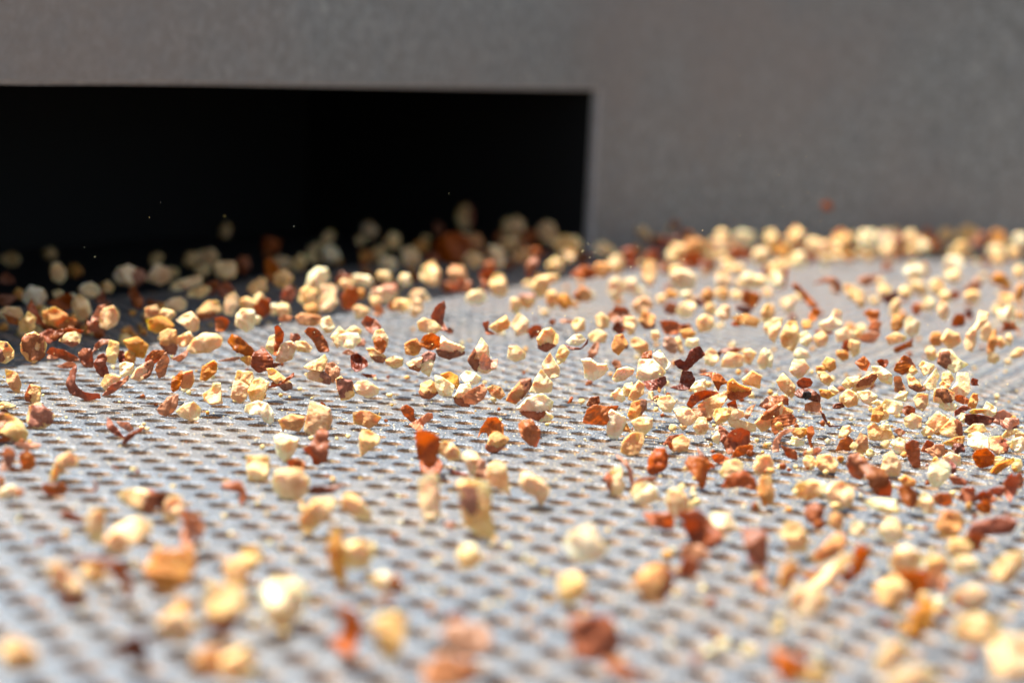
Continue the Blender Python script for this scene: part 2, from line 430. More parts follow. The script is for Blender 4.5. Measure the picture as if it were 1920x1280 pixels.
def flake_mesh(P, s, seed, curl=None):
    rnd = random.Random(seed)
    P = chaikin(P * 1.10, .10); size = float(np.sqrt(np.prod(P.max(0) - P.min(0))))
    P = resample(P, s * .8, rnd, .28)
    v, f = sheet(P, s, rnd); bl = border_loop(f)
    cen = v.mean(0); q = (v - cen) / size
    an = rnd.uniform(0, 3.14); u = q[:, 0] * math.cos(an) + q[:, 1] * math.sin(an); w = -q[:, 0] * math.sin(an) + q[:, 1] * math.cos(an)
    k = rnd.choice((-1, 1)) * rnd.uniform(.6, 1.6) if curl is None else curl
    z = k * u ** 2 + rnd.uniform(-.35, .35) * w + rnd.uniform(-.2, .2) * w * w * 2 + rnd.uniform(-.4, .4) * u
    z += np.array([noise.noise(Vector((a * 2.6 + seed, b * 2.6, 1))) * .22 + noise.noise(Vector((a * 7, b * 7 + seed, 4))) * .06 for a, b in q])
    z += .018 * np.sin(w * 42 + u * 3)
    z = z * size; z -= z.mean(); tk = .00002 + size * .006
    n = len(v)
    V = [(v[i, 0], v[i, 1], z[i] + tk) for i in range(n)] + [(v[i, 0], v[i, 1], z[i] - tk) for i in range(n)]
    Fc = [t for t in f] + [(t[2] + n, t[1] + n, t[0] + n) for t in f] + [(b, a, a + n, b + n) for a, b in bl]
    return V, Fc, size, seed
def skin_patch(me, side, size, seed):
    """brown skin still sticking to one side of the kernel, lifted a hair off its surface"""
    n = len(me.vertices); co = np.array([v.co for v in me.vertices]); no = np.array([v.normal for v in me.vertices])
    half = (co.max(0) - co.min(0)) / 2; mid = (co.max(0) + co.min(0)) / 2; q = (co - mid) / half
    nz = np.array([noise.noise(Vector((a * 2.2 + seed, b * 2.2, c))) * .45 for a, b, c in q])
    if side == 'f': ok = (q[:, 2] + nz * .6 > .12) & (np.abs(q[:, 0]) < .86) & (np.abs(q[:, 1]) < .86)
    else:
        ax, sg = {'l': (0, -1), 'r': (0, 1), 'u': (1, 1), 'd': (1, -1)}[side]; ok = sg * q[:, ax] + nz > .22
    fs = [p.vertices[:] for p in me.polygons if all(ok[i] for i in p.vertices)]
    if len(fs) < 3: return None
    used = sorted({i for f in fs for i in f}); mp = {i: k for k, i in enumerate(used)}
    off = .00003 + size * .02
    return [tuple(co[i] + no[i] * off) for i in used], [tuple(mp[i] for i in f) for f in fs]

# ------------------------------------------------------------------ the pieces, read off the photograph: one line each
# panel, material, box (centre, width, height, tilt) or P outline, optional skin side, optional ground line, label # short name
PANEL = {'A': (0, 400, 4), 'B': (480, 380, 4), 'C': (960, 380, 4), 'D': (1440, 360, 4), 'E': (0, 680, 4), 'F': (480, 660, 4), 'G': (960, 660, 4), 'H': (1440, 660, 4),
         'I': (0, 960, 4), 'J': (480, 960, 4), 'K': (960, 960, 4), 'L': (1440, 960, 4), 'Z': (400, 640, 4.8)}
DATA = """
A y 85 345 130 90
A y 370 305 110 80
A c 440 450 100 140 25
A t 560 425 90 100
A b 55 490 110 110
A c 965 470 190 140 -20 Sr
A y 1170 340 90 100
A c 1190 460 170 130
A y 1290 440 90 60
A c 1560 330 115 145 30
A y 1430 345 100 110
A y 1690 430 150 140
A y 1690 140 70 120
A y 1520 425 120 80
A b 1820 390 110 110
A c P 1280,560 1310,515 1420,480 1500,470 1510,520 1440,555 1330,580
A c 1490 595 160 80
A b 1590 550 90 90
A w 260 625 140 135
A w 675 575 140 110
A y 805 550 100 90
A b 1010 600 70 140
A b 40 640 110 80
A t 140 605 80 80
A c 440 610 80 60
A b 460 665 160 100
A w 535 630 70 60
A b P 195,640 240,670 300,760 325,830 270,820 215,740 | long brown skin sliver leaning over the dim heap at the sill # the leaning long brown sliver
A c 85 755 150 100
A t 420 790 190 130
A c 200 815 110 130
A b 100 800 170 60 -25
A b 500 825 130 80
A c 610 710 120 170 15
A b 760 650 90 80
A p P 690,780 740,700 800,690 790,740 740,790 710,840
A c 815 780 120 140
A b 690 850 80 90
A c 335 740 90 80
A c P 1230,690 1280,645 1350,630 1395,660 1385,720 1320,735 1260,715
A c P 1325,800 1370,765 1435,740 1490,800 1480,870 1430,885 1390,850 @-90 | pointed cream chip with one bright facet, alone over the dark plate edge # the pointed lone cream chip
A t 1145 750 100 110
A t 1200 835 170 110
A y 1250 760 110 90
A c 1560 725 170 110 20 Sd
A b 1690 590 120 120 40
A c 1735 680 95 145 -20
A w 1850 800 140 150
A c 1870 690 130 90
A b 1665 830 110 120 -30
A c 1900 565 80 100
A c P 165,985 190,920 260,895 320,935 350,990 330,1060 260,1115 200,1090 165,1040 Sf @-35 | round rust-brown almond end with a rim of cream at its right # the round rust-brown almond end
A b P 390,930 430,880 520,860 630,880 600,900 480,905 430,955 @-60 | long reddish skin strip lying like a lid over a cream kernel
A c P 440,955 500,900 560,890 605,910 595,970 540,995 500,975 Sd @-60
A b P 290,910 360,870 420,885 420,940 370,975 320,960 @-80
A c P -20,960 60,970 100,1030 105,1080 40,1120 -20,1100 Sf @-20 | cream chip with glossy dark skin front, cut by the left picture edge
A b P 350,1050 400,1005 480,1025 560,1070 585,1100 520,1110 440,1080 @-45 | flat brown skin strip sticking out right of the round almond end
A p 390 1075 110 40
A p 510 1140 140 45
A b P 580,1050 620,1015 690,1020 700,1080 690,1150 640,1150 600,1110 @-50
A b P 700,1050 715,985 760,945 820,950 830,985 780,985 735,1015 @-60 | small rusty arc of skin curving over a cream chip
A c 845 1040 85 150 -5 @-50
A d 905 1075 70 100 @-60
A b P 710,1130 735,1070 780,1055 810,1085 790,1130 820,1190 800,1230 760,1220 720,1170 @-35 | curved brown skin comma hanging above the pale twisted strip
A t 1025 1000 160 140 @-70
A t 975 1080 85 100 @-70
A t P 1200,900 1260,870 1320,880 1330,960 1310,1050 1250,1040 1205,980 Sd @-70
A c 1385 945 120 100 @-80
A c P 1410,1020 1450,950 1530,900 1620,905 1660,950 1640,1000 1560,1040 1440,1045 @-70 | long lumpy cream kernel lying flat, widest chip left of centre # the long lumpy cream kernel
A p P 1280,1090 1350,1060 1400,1020 1400,1070 1350,1110 @-60
A b P 1080,1100 1150,1030 1220,1030 1230,1070 1150,1130 1090,1130 @-35
A p P 1180,1130 1245,1040 1262,1100 1235,1210 1190,1230 1170,1170 @-30
A c P 985,1230 1030,1160 1130,1105 1145,1135 1120,1210 1050,1255 Sr @-20 | slanted cream sliver with a brown skin edge along its right
A w P 900,1130 940,1115 1000,1130 1005,1180 960,1225 905,1220 @-25
A b P 1710,960 1740,910 1800,930 1880,1000 1920,1060 1850,1070 1760,1020 @-60
A p 1730 1095 160 30 @-60
A t 1860 1100 90 60 @-60
A t P 1500,1240 1520,1150 1600,1105 1625,1130 1620,1190 1550,1250 @-15 | tan chip with pinched waist, alone above open plate
E t P 42,50 110,70 135,90 158,160 140,225 90,200 55,140 @-10 | slim orange-tan wedge standing near the left edge # the slim orange-tan wedge
E c P 195,235 230,165 300,185 300,280 270,300 200,280 Sl @0 | small square chip with striped skin on its left side # the small striped square chip
E b P 505,150 530,70 570,25 582,50 575,140 600,190 650,215 730,225 725,260 640,275 580,240 530,220 @0 | rust-brown skin strip curled into an L shape # the L-shaped rusty skin curl
E c P 755,160 790,95 850,85 905,110 870,170 800,210 @-10 | rounded cream chip behind a pink-brown skin splinter
E b P 790,240 830,170 965,95 960,130 900,180 830,235 @0 | straight pink-brown skin splinter slanting up to the right # the straight pink-brown splinter
E o P 1285,190 1290,130 1360,60 1370,110 1345,190 1300,215 @0 | wrinkled rust skin flap on the left of a toasted lump
E t P 1350,80 1440,60 1458,130 1430,185 1370,190 1340,150 @-5 | glossy toasted brown lump with a skin flap # the glossy toasted lump
E p P 1175,350 1260,260 1335,240 1330,320 1290,370 1240,400 1190,380 @0 | pale pink papery skin flake with ribbed lines # the pale ribbed papery flake
E c P 1325,370 1380,320 1450,300 1505,350 1480,430 1420,435 1350,400 @0 | chunky cream chip with sunlit left face, just over the holes # the chunky chip over the holes
E c P 1530,230 1590,190 1595,155 1650,155 1655,200 1665,300 1590,310 1535,280 @-10 | pear-shaped cream chip with a narrow knob on top # the pear-shaped cream chip
E c P 1765,120 1785,60 1885,70 1900,110 1870,185 1770,140 @-10 | upper of two cream blocks stacked in the air
E c P 1735,260 1755,145 1800,140 1865,180 1845,270 1800,300 @-5 | lower of two cream blocks stacked in the air # the two stacked cream blocks
E c P 210,420 230,330 290,310 360,360 410,400 370,470 300,495 225,470 Sf @15 | red-skinned chip with a pale underside, shadow below it # the red-skinned chip
E c P -20,310 30,290 120,320 90,335 -20,335 @0
E d P 10,355 40,345 75,380 50,405 10,390 @10
E y P -40,400 60,400 160,460 205,530 190,580 130,600 80,560 -40,540 Sl @55 | large yellowish kernel at the left edge with dark red skin end # the large yellowish edge kernel
E o P -20,570 100,540 60,590 -20,600 @60
E b P 790,415 850,460 900,510 925,565 850,530 810,490 @20 | brown half of a folded skin chip standing on bare plate # the folded skin chip on bare plate
E p P 880,440 970,450 1000,500 960,515 910,480 @25
E d P 905,620 960,560 1060,505 1070,525 960,610 915,638 @10 | thin red sliver lying across a hole beside a folded skin
E o P 150,700 200,660 250,710 265,770 230,805 170,800 @70
E p 55 720 110 160
E b 95 790 80 40
E p 210 620 180 40
E y P 370,900 390,830 440,730 520,690 580,740 570,800 490,810 450,850 430,900 @110 | bent yellowish chip rising like an arm from a brown base # the bent yellowish arm-like chip
E b P 310,1000 330,920 460,920 495,960 480,1005 @115 | squat brown skin block under a bent yellowish chip
E b P 620,960 690,955 715,920 690,880 730,900 735,940 700,975 @95
E w P -30,1000 20,940 90,920 150,960 110,990 60,1020 @150
E b 140 970 70 50
E o 10 890 50 90
E c P 890,990 940,955 1060,950 1160,980 1180,1060 1120,1110 1000,1090 920,1040 Sr @150 | blurred almond-shaped cream kernel pointing left with brown right end # the blurred pointed kernel
E d 1215 1050 70 150 @150
E c P 1230,1170 1240,1060 1280,1010 1360,1020 1365,1150 1300,1195 @150
E o P 1650,930 1700,900 1800,900 1840,970 1835,1040 1800,1070 1790,980 1720,950 @110 | salmon skin flake folded into a dark hook # the salmon skin flake with dark hook
I b 530 30 130 70 -25
I y 720 90 130 220
I c P 800,200 880,110 1020,50 1110,90 1110,160 1000,240 890,290 820,260 | bright blurred cream oval lying low, tilted up to the right # the bright tilted cream oval
I p 1410 130 110 240 10
I b 1490 110 70 180
I c P 360,420 440,370 540,460 620,560 610,640 500,650 420,580 Sd
I b P 580,360 700,360 850,380 940,480 950,600 910,640 870,520 800,430 700,400 640,400
I y 700 460 140 140
I t P 1110,420 1180,300 1320,300 1440,290 1440,400 1380,540 1250,570 1150,520 | large blurred brownish lump, broadest of the left foreground # the large blurred brownish lump
I y 1330 850 210 220
I t 1370 700 120 90
I d P 870,1010 950,960 1060,920 1100,1130 980,1100 | deep red skin wedge, blurred, lowest red one at left # the deep red skin wedge
I y 140 1060 260 220
I t 1580 1110 190 180
I c 1790 1140 240 220
I c 1770 450 170 170
I y 1880 340 150 190
I c P 1540,640 1600,570 1800,570 1860,680 1780,780 1720,870 1620,860 1560,740 Sd
F c P -70,790 90,790 95,890 80,970 -50,960 -60,880 @95 | square yellow block, soft focus, standing over the open plate # the square yellow block
F w P -55,290 -20,215 30,195 92,230 75,290 40,375 -30,380 @0 | tall whitish chip, brightest of the cluster of three blocks # the tall whitish chip
Z w P 290,640 300,580 400,545 480,570 530,640 535,710 500,750 450,720 420,660 350,665 @0 | pale crescent-shaped almond slice bending down to the right # the pale crescent slice
F c P 85,130 130,125 200,180 255,220 260,265 210,280 150,230 100,190 Sd @-25 | cream slice with a toasted lower end, crossed by a skin wire
F b P 90,250 180,235 230,190 275,155 275,190 230,215 170,250 100,265 @-10 | thread of rusty skin ending in a pink tuft
F c P 360,110 400,80 470,50 510,20 530,60 510,120 490,145 400,130 @-30 | upper wing-shaped cream chip of a pair # the wing-shaped cream chip
F c P 365,165 420,140 500,150 550,190 545,235 480,225 400,205 Sr @-30
F p P 530,90 580,80 630,130 620,180 575,225 550,200 520,150 @-35
F c P 600,210 640,185 670,215 715,220 735,320 690,350 640,355 615,290 Sf @-5 | upright chip with glossy dark mahogany skin dotted with white # the mahogany chip
F c P 730,260 770,220 830,215 915,270 910,310 840,340 770,310 @-5 | rounded cream nugget with a central crease beside dark mahogany chip # the creased cream nugget
F t P 170,520 265,475 360,495 350,555 320,600 215,580 208,612 195,570 @5 | orange-tan star-shaped chip with a pointed foot # the orange-tan star-shaped chip
F c P 365,590 410,390 450,400 550,440 565,520 540,590 460,610 400,615 @5 | largest cream lump left of centre, two lobes joined # the two-lobed cream lump
F b P 480,400 490,370 520,390 520,420 490,415 @0
F t P 735,460 790,445 850,450 935,490 900,540 850,570 800,550 740,535 @0 | crumbly toasted tan chip alone over open holes # the crumbly toasted chip
F w P 140,650 190,625 310,660 315,690 280,760 220,830 160,770 @35 | tooth-shaped white chip narrowing downwards # the tooth-shaped white chip
F b P 355,740 420,700 450,620 480,600 530,620 540,700 530,825 430,860 410,790 @40 | upright pinkish skin flake with a wing to its left # the upright pinkish flake
F y P 780,660 800,600 850,600 925,655 915,700 850,740 790,790 780,700 @25 | flat pale yellow triangle chip standing on its point # the pale yellow triangle
F d P 710,30 760,10 830,60 840,100 760,145 715,110 @-50 | small dark maroon flake behind the creased cream nugget
F b P 790,160 840,165 900,170 880,190 830,190 @-50
F c P 970,60 1030,30 1100,50 1095,100 1040,120 980,90 @-60
F c P 1130,85 1180,55 1250,40 1240,100 1220,140 1160,120 Sd @-40 | cream chip with a brown triangle of skin below
F w P 1250,30 1290,5 1340,20 1330,100 1300,180 1240,140 Su @-40
F c P 1230,300 1240,240 1310,210 1360,250 1365,300 1300,345 1250,335 Sd @-10 | rounded cream chip with a crumbly brown underside
F w P 1345,175 1400,190 1485,250 1460,325 1380,320 1350,250 @-5 | angular bright white chip overlapping a rounded cream one # the angular bright white chip
F t P 1385,170 1450,150 1510,180 1520,240 1500,270 1440,220 @-20
F w P 1535,180 1580,140 1640,155 1685,190 1660,235 1570,240 @-10
F w P 1490,330 1530,250 1600,235 1620,290 1560,330 1600,400 1540,395 1500,370 Sd @-5
F p P 1555,330 1600,290 1700,240 1730,290 1700,350 1640,390 1570,380 @0 | see-through pink skin fan in front of white chips # the see-through pink skin fan
F t P 1735,270 1780,245 1840,270 1865,320 1830,350 1770,330 @-15
F o P 1090,420 1130,395 1185,430 1180,480 1210,510 1160,520 1110,470 @0 | orange translucent skin lobe above a pale folded flake
F p P 1150,540 1220,505 1280,460 1320,460 1320,500 1260,540 1240,600 1190,565 @0 | pale folded skin flake shaped like a bird head # the bird-head skin flake
F o P 1670,640 1690,570 1740,495 1800,490 1850,550 1850,640 1800,620 1760,650 1730,600 1700,600 @0 | fan-ribbed rust skin cap with a dark tip # the ribbed rust skin cap
F c P 1730,720 1760,630 1810,605 1895,660 1870,700 1800,755 1750,745 Sd @15 | white-topped chip with brown skin below, by the ribbed skin cap
F o P 1200,640 1215,600 1280,600 1370,650 1375,720 1350,780 1395,830 1380,890 1310,915 1250,880 1215,770 @50 | tall dark orange-brown skin flake, largest flake in the middle # the tall dark skin flake
F c P 1365,730 1400,670 1460,680 1530,740 1520,800 1450,810 1400,770 @70
F c P 1530,790 1590,745 1650,760 1700,830 1680,880 1650,930 1600,910 1580,850 @75
F p P 1640,960 1670,820 1720,830 1730,960 @85
F c P 1740,1000 1740,870 1800,830 1870,860 1895,1000 1900,1100 1870,1040 @90 | cream chip with a thin tail pointing down to the right # the thin-tailed cream chip
F d P 1430,870 1500,890 1600,915 1580,925 1480,920 @70
F c P 640,1150 670,1070 720,1060 790,1110 860,1200 840,1260 740,1240
F c P 330,1260 420,1140 560,1110 590,1170 560,1230 480,1300 420,1370 370,1370 330,1300 @190 | bent pale kernel arching like an elbow, soft focus # the bent elbow-shaped kernel
F c P 130,980 160,900 260,890 340,900 390,970 380,1060 310,1110 220,1110 150,1060 @110 | fat rounded cream lump under a red skin scrap # the fat lump under a red scrap
F b P 240,810 300,800 370,830 350,900 260,900 @100 | red-brown skin scrap resting on a fat cream lump
F d P 400,1020 460,1000 530,1010 690,985 560,1060 430,1060
F c P 1220,1000 1280,930 1360,950 1370,1060 1375,1200 1340,1270 1260,1270 1230,1150 @165 | tall blurred two-part tan column left of a skinned block # the tall blurred tan column
F c P 1510,1010 1600,980 1740,1000 1760,1040 1750,1200 1780,1320 1800,1400 1740,1390 1620,1340 1560,1280 1540,1100 Sf @190 | big blurred block with rosy skin front and pointed foot # the big rosy-fronted block
J p 1460 100 70 60
J w 1590 330 150 150
J c 770 310 180 170
J t 610 330 100 340 5
J w P 860,500 960,450 1060,500 1080,570 960,600 880,560 Sr
J p 1000 650 90 70
J w P 50,640 120,560 300,550 370,640 320,760 250,860 190,890 90,780 @330 | bright blurred heart-shaped white kernel, largest white one low down # the heart-shaped white kernel
J o P 550,960 640,920 640,790 600,740 700,730 780,830 760,960 720,1040 620,1010 | blurred chestnut-red skin flake shaped like a boot # the boot-shaped red flake
J c P 880,850 960,790 1080,800 1110,880 1070,1020 1000,1120 930,1000 | blurred cream drop tapering downwards, beside the boot-shaped red flake
J p P 1400,900 1500,850 1700,860 1750,950 1700,1050 1560,1080 1450,1000 | large pale peach blur near the bottom edge # the large pale peach blur
J p 1470 1190 330 220
J b 1490 780 120 60
G c P -20,-40 40,-45 100,10 90,50 20,70 -30,40 @-60
G t P -40,360 -20,310 60,220 130,210 135,250 100,310 30,385 Sr @0 | slim nut sliver with a toasted brown rim, tilted right
G c P 135,295 175,200 220,130 300,230 290,290 220,300 @-20 | cream triangle chip pointing up # the cream triangle
G c P 230,90 285,10 310,50 355,120 350,180 290,190 240,150 @-35
C c P 330,1150 360,1080 390,1070 430,1120 400,1180 350,1210 @-50
G w P 45,420 120,345 220,315 300,370 290,420 240,470 190,500 120,480 80,450 Sd @-5 | broad sharp white chip with brown edge, middle of the plate # the broad sharp white chip
G w P 190,490 250,440 310,480 290,510 220,520 @-5
G b P 415,385 440,335 460,340 445,375 @0 | tiny brown skin speck alone in the air right of broad white chip
G b P 50,560 90,530 150,525 210,610 205,650 180,725 120,700 70,640 @20 | oval reddish skin flake just above its own dark shadow # the oval reddish flake
G w P 525,60 590,50 640,90 700,90 715,130 680,170 610,210 550,190 545,120 @-30 | white chip of three rounded lobes # the three-lobed white chip
G c P 755,200 790,130 860,110 910,130 905,160 840,210 780,220 @-25 | flat oval cream chip right of the three-lobed white one # the flat oval cream chip
G p 780 95 60 90 30
G w P 750,310 800,270 830,290 850,350 820,375 765,345 @-5
G c P 830,280 850,240 900,230 910,260 870,330 845,320 Sd @-10
G c P 870,350 910,260 950,215 990,250 985,310 920,365 @-5
G w P 940,190 960,60 1060,60 1150,150 1100,200 980,210 @-25 | upright greenish-white chip sitting in a dark glossy skin cup
G d P 980,220 1060,210 1140,180 1155,230 1110,275 1030,285 @-20 | near-black glossy skin cup under a white chip # the near-black skin cup
C b P 960,1220 980,1130 1050,1110 1040,1200 @-35
C w P 1060,1140 1110,1105 1150,1160 1185,1200 1160,1250 1090,1240 @-35
G d P 1190,260 1260,240 1275,140 1340,150 1365,200 1350,270 1260,280 @-20 | dark red skin flake with a sharp point to the left # the dark red pointed flake
C d P 1215,1190 1260,1170 1300,1190 1330,1110 1400,1080 1440,1140 1380,1190 1310,1260 1250,1230 @-40
G t P 1090,290 1100,265 1120,285 1105,305 @0
G c P 1090,380 1110,340 1180,325 1225,370 1190,450 1130,440 @-5 | square-ish cream chip below the near-black skin cup # the square-ish cream chip
G b P 560,400 590,340 650,330 655,380 600,410 @-10
G o P 540,530 570,430 620,395 700,410 800,410 770,450 700,545 @0 | broad orange-brown skin flake tucked behind a tall white chip # the broad orange-brown flake
G w P 715,600 720,470 745,435 850,490 850,570 790,640 740,640 @0 | tall angular white chip in sharpest focus # the tall angular white chip
G t P 870,470 900,380 960,360 1000,370 1000,410 950,490 890,500 Sr @0 | toasted nut piece with brown pitted right side
G c P 900,520 960,490 1050,500 1050,560 990,625 930,590 @5 | cream chip shaped like a shield, right of tall white one
G t P 830,590 860,530 895,600 @0
G t P 820,750 830,680 900,610 980,620 985,670 950,760 880,780 @20 | smooth orange-tan chip with flat front face # the smooth orange-tan chip
G w P 1340,270 1380,220 1445,205 1455,285 1380,310 @-10
G b P 1410,170 1500,155 1560,170 1610,230 1565,245 1545,290 1520,250 1490,190 @-20
G t P 1620,330 1620,230 1660,200 1700,240 1790,270 1780,310 1720,340 1650,350 Sd @-10
G c P 1730,200 1800,140 1865,180 1855,270 1800,250 1740,240 @-15
G b P 1315,390 1350,320 1430,290 1530,300 1580,320 1480,350 1400,370 1350,415 @-5 | arched brown skin roof over a bowl-shaped kernel # the arched brown skin roof
G c P 1400,400 1460,350 1600,300 1610,350 1560,410 1500,480 1430,480 @-5 | bowl-shaped cream kernel under an arched skin roof
G p P 1350,430 1450,420 1460,480 1400,495 @0
G c P 1215,430 1290,410 1340,430 1390,490 1340,540 1280,545 1240,490 @0
G c P 1510,480 1530,430 1600,420 1650,440 1600,520 1540,540 @0
G c P 1600,440 1640,410 1730,440 1740,480 1690,505 1630,500 @0
G c P 1360,560 1400,490 1440,490 1475,560 1450,610 1390,610 @5 | small onion-shaped cream chip hanging below the pale group # the small onion-shaped chip
G b P 1610,390 1670,355 1690,420 1640,430 @0
G p P 1740,480 1770,420 1825,390 1800,440 1770,500 @0
G w P 1500,640 1540,590 1560,620 1550,690 1510,670 @10
G b P 1540,640 1560,550 1600,580 1640,620 1600,700 @5
G c P 1620,510 1700,510 1820,540 1820,590 1770,600 1650,560 @0 | cream slab lying on top of a crumpled skin clump
G b P 1600,700 1640,600 1700,570 1770,600 1780,680 1720,740 1620,760 @5 | crumpled brown skin clump under a cream slab # the crumpled brown skin clump
G o P 1630,790 1690,720 1790,700 1800,740 1720,790 @10
G c P 1200,740 1210,660 1280,630 1335,670 1310,740 1260,750 @10
G b P 1130,690 1180,630 1290,615 1220,660 1180,690 @5
G b P 1170,670 1200,690 1220,750 1180,720 @10
G b P 1020,900 1030,810 1080,740 1140,730 1170,790 1160,860 1110,905 1050,920 @30 | leaf-shaped rosy skin flake, upright, soft edged # the leaf-shaped rosy flake
G o P 1310,850 1340,800 1440,810 1530,870 1470,890 1450,1000 1420,1030 1370,940 1330,890 @40 | amber see-through skin flake with a drooping tail # the amber see-through flake
G b P 1390,720 1440,780 1530,880 1460,860 1410,800 @35
G c P 1560,910 1600,830 1680,810 1730,840 1720,920 1640,950 1580,940 @50
G o P 1590,1040 1620,950 1740,900 1810,970 1830,1050 1700,1020 @55
G o P 1490,770 1560,760 1630,800 1560,840 1520,820 @20
G c P 1810,870 1850,790 1930,780 1960,850 1900,920 1830,910 @45 | round cream ball of a chip right of amber skin
G c P 700,960 740,900 800,870 830,900 820,960 845,1000 820,1070 750,1075 720,1010 Sl @60 | white hourglass chip with a dark red spot at its left # the white hourglass chip
G p P 780,790 850,820 900,900 910,980 880,980 860,880 @50
G p P 900,1000 960,950 1070,940 1080,970 980,990 910,1030 @60
G w P 890,1070 930,1000 1010,980 1080,1040 1090,1100 1020,1140 930,1130 @90 | glowing white oval chip below a pink skin wire # the glowing white oval
G c P 1150,1100 1180,1040 1260,1030 1320,1100 1320,1180 1250,1230 1180,1190 @120
G c P 60,990 80,920 140,920 210,960 280,1030 260,1090 210,1160 170,1090 90,1050 @95 | mushroom-shaped cream chip balancing on its stem # the mushroom-shaped chip
K o P 1000,20 1190,0 1200,120 1130,120 1050,90 @170 | blurred orange square of skin under the glowing white oval # the blurred orange skin square
K b P 1230,0 1400,0 1560,150 1480,250 1350,220 1300,100
K w P 1440,60 1520,10 1620,30 1670,110 1600,160 1500,120
G t P 1840,1050 1870,950 1940,940 1960,1050 1930,1130 1890,1170 @80
K w P 400,240 460,150 600,110 640,200 700,260 660,330 540,360 460,330 @270 | blurred white chip hovering well above its grey shadow # the hovering blurred white chip
K c 450 560 180 200
K t P 920,520 1000,430 1110,390 1190,470 1180,560 1110,650 1000,630 Sr | blurred golden chip with a brown tail rising to its right # the blurred golden chip
K b 1310 410 130 130
K p 1370 310 200 120 -20
K b P 1740,150 1900,150 1900,300 1880,400 1800,380 1760,280
K b P 450,820 560,790 740,810 800,980 760,1060 600,1080 480,1060 | big out-of-focus mauve-brown skin disc near the bottom # the mauve-brown skin disc
K o P 680,1120 800,1130 900,1180 900,1250 800,1260
K d 910 1210 90 100
K b 1390 1110 80 90
K p 1860 560 110 130
C c 30 190 130 150
C c 270 230 120 140
C c 420 320 180 140
C c 400 400 110 90
C c 20 310 110 100
C t 80 400 150 110 20
C b 150 480 90 150
C c 320 470 100 110
C b 150 250 90 90
C w 690 350 120 90 | pale whitish crumb against the wall just right of the opening corner # the pale crumb at the opening corner
C b 540 520 160 130
C t 670 500 130 110
C c 780 460 100 130
C b 890 400 120 100
C d 890 475 110 50
C c 1035 530 100 165
C b 1050 410 130 90
C d 1110 310 100 80
C b 1190 300 130 90
C c 1260 385 170 130
C t 1370 350 140 150
C b 1340 445 140 110
C b 1140 500 90 90
C c 1230 510 100 90
C w 1290 575 170 130
C c 1560 315 180 120
C b 1700 380 130 110
C w 1745 260 150 120
C w 1870 410 110 130
C b 1475 470 90 90
C c 1620 480 110 90
C c 1700 505 90 80
C c 1580 585 120 120
C w 1780 580 110 110
C w 1860 590 90 80
C b 1905 520 70 80
C c P 150,640 180,570 260,545 340,550 345,590 280,610 260,690 200,710 | large hooked cream chip below the opening corner # the large hooked cream chip
C c 780 640 100 150
C c 880 620 110 110
C c 300 720 80 120
C t 395 740 110 120
C t 535 690 110 100 20 Sl
C c 110 740 110 110 0 Su
C c 30 775 90 110
C c 980 770 120 110
C b 1190 790 90 90
C w 1310 700 90 80
C w 1310 800 120 100
C d 1400 750 80 60
C t 1465 700 80 100
C c 1490 800 90 80
C c 1575 690 100 100
C c 1590 820 120 110
C b 1790 720 110 160 10
C t 1200 690 90 60
C d 1740 800 120 60 -15
C b 300 900 60 50
C p 400 890 110 30
C c 60 920 130 140
C b 170 960 90 110
C c P 190,1020 230,960 290,940 345,1000 340,1050 260,1110 210,1090 Sd @-60 | white-topped chip with a brown hollow in front
C c 495 920 90 100
C w P 410,1040 470,990 520,990 550,1030 500,1070 440,1065 @-60 | white chip lying in a dark crescent of skin
C d P 400,1060 450,1080 520,1085 570,1010 560,1060 510,1100 440,1100 @-55 | dark crescent of skin cradling a white chip # the dark crescent of skin
C c 675 890 90 120
C b P 720,850 780,780 850,790 890,850 850,900 770,910 | dusty pink-brown skin mound, largest of the middle distance # the dusty pink-brown skin mound
C d 800 940 90 80
C c 890 920 90 130
C t 1010 880 110 120 -20 Sd
C c 645 1010 120 100
C t P 750,1070 780,1000 830,990 870,1060 800,1140 760,1110 @-60
C d 850 1060 60 60
C c 960 1070 140 80 -35
C p 610 1110 120 70 40
C w 1080 1000 70 80
C b 1190 940 160 90 -10
C t 1320 990 110 80
C w 1355 1050 100 80
C p 1190 1070 110 140
C c 1250 1060 50 100
C c 1445 905 110 120
C t 1760 880 200 80 -10
C o 1690 905 90 40
C b 1300 930 90 50
C c 1490 1160 90 110
C d 1550 1130 40 40
C b 1650 1110 160 50
C c 1650 1185 140 110
C c 1780 1150 90 100
C w 1890 1170 90 130
C c 1900 830 50 130
C c 1910 940 40 80
B b P 60,440 110,410 170,480 200,560 130,600 70,540
B y 190 450 130 80
B c 205 575 140 110
B y 320 450 130 110 30
B w 565 390 120 120 | round whitish chip hanging in the black of the opening # the round whitish chip in the black
B y 440 340 100 60
B y 540 260 70 110 -30
B b 110 320 140 100
B w P 380,620 400,540 460,490 530,500 545,570 470,650 410,660
B c 410 400 60 80
B y 855 210 100 110
B y 780 280 80 70
B c 1015 290 110 120
B y 920 370 90 100
B w 990 460 130 100
B c 965 560 110 80
B c 1155 415 140 130 30
B t 1230 330 120 80 15
B t 830 400 120 80
B w 1115 580 100 90
B w 790 580 150 90
B b 670 590 150 80 20
B c P 1500,110 1530,30 1580,15 1620,60 1620,150 1590,195 1540,190 Sr | tall rosy chip flying highest in the dark opening # the tall rosy flying chip
B b P 1330,330 1400,250 1520,230 1600,280 1620,400 1540,460 1400,440 | large dim brown skin mound inside the opening # the dim brown mound inside the opening
B b 1370 190 70 90
B w 1550 270 100 70
B t 1640 300 120 100
B c 1630 420 130 110
B c 1805 405 110 160 20
B c 1890 190 90 130
B c 1880 310 90 90
B b 1320 430 90 90
